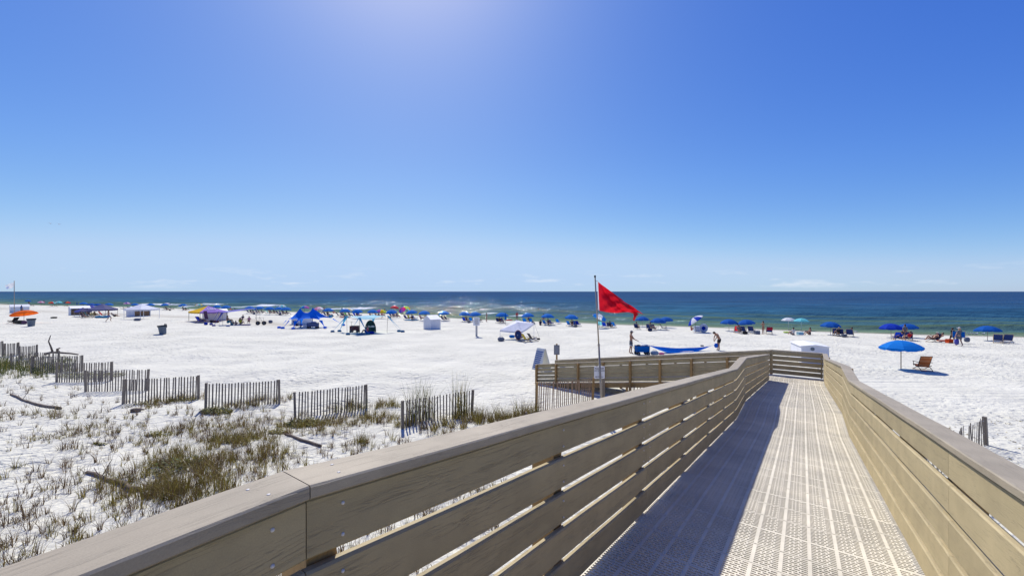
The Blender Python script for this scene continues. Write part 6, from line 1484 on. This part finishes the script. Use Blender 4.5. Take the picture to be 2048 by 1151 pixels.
bin_(326, 667.5, 1.0, 'grey leaning bin standing alone on open sand at the left', R(-7), True)
lump(W(108, 636), (.5, .35, .14), BLKC, 'bag', 'small black bag alone on sand right of the orange umbrella', 'bag')
chair(26, 647, BLKC, 'dark folded pile chair at the left under the orange umbrella', LT, scale=1.1)
lump(W(40, 647.5), (.75, .4, .26), ('olive_dark', (.06, .055, .04)), 'bag', 'olive dark heap of bags under the orange umbrella', 'bag')
lump(W(49, 647.5), (.3, .3, .24), ('plum', (.12, .06, .11)), 'bag', 'plum bag at the pole of the orange umbrella', 'bag')
for px, c_, lab in ((198, ('tub_blue', (.04, .22, .36)), 'blue tub on sand before the navy tent, left of two'), (211, ('tub_blue', (.04, .22, .36)), 'blue tub on sand before the navy tent, right of two')): lump(W(px, 636), (.65, .4, .24), c_, 'tub', lab, 'tub')
for px, py, c_, lab in ((206, 632.5, RED, 'red chair in the shade of the navy tent'), (184, 634, NAVY, 'dark chair left of centre under the navy tent'), (173, 635.5, GREYC, 'grey chair at the left leg of the navy tent'), (178, 634.5, TEALC, 'teal chair beside the grey one under the navy tent')): chair(px, py, c_, lab, scale=1.25)
lump(W(187, 630.5), (.7, .4, .30), PYEL, 'bag', 'pale yellow bundle under the navy tent', 'bag')
chair(401, 645.5, DBLUE, 'striped blue chair at the left under the yellow and purple tent', RT, scale=1.2)
lump(W(432, 645), (.45, .3, .2), ('dull_red', (.14, .06, .07)), 'bag', 'dull red bag before the hut under the yellow and purple tent', 'bag'); lump(W(424, 645), (.3, .3, .24), BLKC, 'bag', 'black bag left of the dull red bag', 'bag')
lump(W(412, 649.5), (.28, .25, .2), DBLUE, 'bag', 'small blue bag on sand before the yellow and purple tent', 'bag')
lump(W(456, 652.5), (.3, .22, .1), ('shorts_blue', (.10, .17, .36)), 'bag', 'flat blue bag on sand at the left of the seated group', 'bag')
lump(W(490, 650), (.75, .35, .05), PINK, 'towel', 'pink towel spread on sand before the seated group', 'towel')
P = W(407.5, 645); t = thing('hanging_towel', 'dark towel hanging from the yellow and purple tent', 'towel', P + Vector((0, .3, .55)), .1)
b = MB(); b.grid([[(x, .03 * math.sin(6 * x), 1.35), (x + .1, .05 * math.sin(7 * x), .6), (x + .25, 0, 0)] for x in np.linspace(-.25, .25, 5)]); b.obj('cloth', cloth('plum', (.12, .06, .11)), t, True)
P = W(522, 649.5); t = thing('beach_cart', 'light frame beach cart with two fat black wheels right of the shade sail', 'cart', P, .25)
for x in (-.42, .42): b = MB(); b.tube([(x, -.09, .3), (x, .09, .3)], .3, 14); wh = b.obj('wheel', M_BLACK, t); b = MB(); b.tube([(x, -.1, .3), (x, .1, .3)], .1, 8); b.obj('hub', M_GREYPLASTIC, wh)
b = MB(); b.tube([(-.42, 0, .3), (.42, 0, .3)], .02, 5)
for x in (-.3, .3): b.tube([(x, 0, .3), (x - .5, .1, 1.1), (x - .45, .1, 1.55)], .018, 5); b.tube([(x, 0, .3), (x + .05, .1, 1.2)], .018, 5)
b.tube([(-.8, .1, 1.1), (.3, .1, 1.1)], .018, 5); b.tube([(-.75, .1, 1.55), (-.15, .1, 1.55)], .018, 5); b.obj('frame', M_ALU, t)
lump(W(541, 645.5), (.32, .2, .24), ('slate', (.13, .15, .20)), 'bag', 'slate blue bag on open sand left of the star tent', 'bag')
lump(W(823, 640.5), (1.4, .7, .10), ('mat_blue', (.03, .16, .30)), 'mat', 'turquoise blue mat on sand before two chairs, left of the white box', 'mat')
lump(W(690, 634.5) , (1.5, .2, .08), RED, 'towel', 'row of red things on sand under the wide blue umbrella', 'towel')
cooler(661, 634, (.6, .4, .4), ('mat_aqua', (.10, .45, .60)), 'bright aqua cool box on sand right of the star tent')
for px, py, rz_, tone, wear, lab in ((818, 639.5, AWAY, 'tan', [('shirt', YGR), ('shorts', GREYC)], 'person seated under the umbrella with the turquoise mat'), (849, 640, LT, 'tan', [('suit', BLKC)], 'person seated behind the white box under the flat blue umbrella'), (842, 640, RT, 'tan', [('shirt', PINK), ('shorts', GREYC)], 'person in pink seated left behind the white box'),
   (765, 634, AWAY, 'tan', [('shirt', ('coral', (.58, .16, .18))), ('shorts', GREYC)], 'person seated under the purple and yellow umbrella'), (741, 634, AWAY, 'tan', [('suit', BLKC)], 'person seated left of the purple and yellow umbrella'), (752, 634, AWAY, 'tan', [('suit', NAVY)], 'person in navy seated under the blue umbrella by the rainbow one'),
   (667, 628, AWAY, 'tan', [('shorts', RED)], 'person in red shorts at the right of the pink and white umbrella'), (644, 628, AWAY, 'tan', [('shirt', WHT), ('shorts', GREYC)], 'person in white under the pink and white umbrella'), (540, 627.5, AWAY, 'tan', [('shorts', GREYC)], 'person seated under the single blue umbrella'),
   (934, 644, AWAY, 'brown', [('shirt', ('dull_red', (.14, .06, .07))), ('shorts', GREYC)], 'person in dull red seated left of the beach sign'), (688, 634, AWAY, 'tan', [('shirt', GREYC), ('shorts', GREYC)], 'person in grey seated under the wide blue umbrella'), (787, 634.5, AWAY, 'tan', [('shirt', GREYC), ('shorts', BLKC)], 'person in grey seated above the shade tent corner'),
   (1221, 656, AWAY, 'brown', [('shirt', NAVY), ('shorts', GREYC)], 'person in navy seated in the row of blue chairs right of the flagpole'), (566, 629, AWAY, 'tan', [('shirt', GREYC), ('shorts', GREYC)], 'person in grey seated under the overlapping umbrellas'), (514, 627, AWAY, 'tan', [('shirt', DBLUE), ('shorts', GREYC)], 'person in blue seated between the joined umbrellas')):
    person(at(px, py), 'sit_chair', lab, wear, tone, rnd.choice(('dark', 'brown')), rz_ if rz_ else FACE_SEA, 1.8)
for px, py, lab, wear in ((88, 607.5, 'person standing at the waterline right of the pink umbrella', [('suit', BLKC)]), (58, 610.5, 'person in a dark shirt standing under the small blue umbrella', [('shirt', BLKC), ('shorts', BLKC)]), (648, 627, 'person in dark swimwear standing right of the pink and white umbrella', [('suit', NAVY)]), (684, 629, 'person in pale clothes standing by the surf left of the wide blue umbrella', [('shirt', AQUA), ('shorts', GREYC)]), (769, 631, 'bare chested person standing under the purple and yellow umbrella', [('shorts', GREYC)])):
    person(at(px, py), 'stand', lab, wear, 'tan', 'dark', AWAY, 1.75)

# more people and bags in the shade of the umbrellas
XP = [(166, 616, NAVY, 'person seated under the blue umbrella above the cushion hut'), (216, 617, GREYC, 'person seated behind the right slope of the navy tent'), (268, 618, NAVY, 'person seated behind the left slope of the white canopy tent'), (300, 618.5, RED, 'person in red seated behind the right slope of the white canopy tent'),
 (333, 620.5, GREYC, 'person in grey seated in the left chair before the surf'), (367, 621, NAVY, 'person in navy seated left of the yellow and purple tent'), (451, 622.5, TEALC, 'person in teal seated right of the yellow and purple tent'), (503, 627, NAVY, 'person in navy seated under the left joined umbrella'), (525, 627, GREYC, 'person in grey seated under the right joined umbrella'),
 (549, 628, BLKC, 'person in black seated right of the single blue umbrella'), (575, 629.5, NAVY, 'person in navy seated at the right of the overlapping umbrellas'), (630, 629, TEALC, 'person in teal seated beside the aqua chair'), (656, 632.5, BLKC, 'person in black seated between two chairs right of the pink umbrella'), (700, 634, NAVY, 'person in navy seated right of the green chair'),
 (715, 634, BLKC, 'person in black seated between the two blue chairs'), (759, 635, GREYC, 'person in grey seated left of the coral shirted one'), (795, 635.5, NAVY, 'person in navy seated right of the shade tent corner'), (825, 641, BLKC, 'person in black seated on the turquoise blue mat'), (1001, 646.5, BLKC, 'person in black seated between the chairs behind the white canopy'), (1097, 651, NAVY, 'person in navy seated under the umbrella with two blue chairs'),
 (1144, 653, BLKC, 'person in black seated among three blue chairs'), (1303, 660.5, GREYC, 'person in grey seated in the dark chairs by the flag'), (1478, 666.5, GREYC, 'person in grey seated beside the red draped chair'), (1676, 672, BLKC, 'person in black seated in the dark chairs above the bare white box')]
for px, py, c_, lab in XP: person(at(px, py), 'sit_chair', lab, [('shirt', c_), ('shorts', GREYC)], rnd.choice(('tan', 'tan', 'fair', 'brown')), rnd.choice(('dark', 'brown', 'blond')), FACE_SEA + rnd.uniform(-.5, .5), 1.8)
XB = [(172, 617, NAVY, 'dark bag beside the blue umbrella above the cushion hut'), (340, 621, BLKC, 'black bag beside the chairs before the surf'), (508, 628, GREYC, 'grey bag between the joined umbrellas'), (560, 630, NAVY, 'navy bag under the overlapping umbrellas'), (664, 633, GREYC, 'grey bag right of the chairs past the pink umbrella'), (692, 635, BLKC, 'black bag under the wide blue umbrella'), (722, 635, NAVY, 'navy bag beside the right blue chair over the shade tent'),
 (779, 636, BLKC, 'black bag left of the dark chair above the tent corner'), (938, 645.5, GREYC, 'grey bag between chairs left of the beach sign'), (1066, 648, NAVY, 'navy bag right behind the white canopy'), (1151, 654, GREYC, 'grey bag behind the three blue chairs'), (1300, 662, NAVY, 'navy bag under the wide umbrella by the flag'), (1490, 668, BLKC, 'black bag under the right one of the umbrella pair'), (1688, 674, GREYC, 'grey bag between the chairs above the bare white box')]
for px, py, c_, lab in XB: lump(at(px, py), (.32, .24, .2), c_, 'bag', lab, 'bag', extra=1)
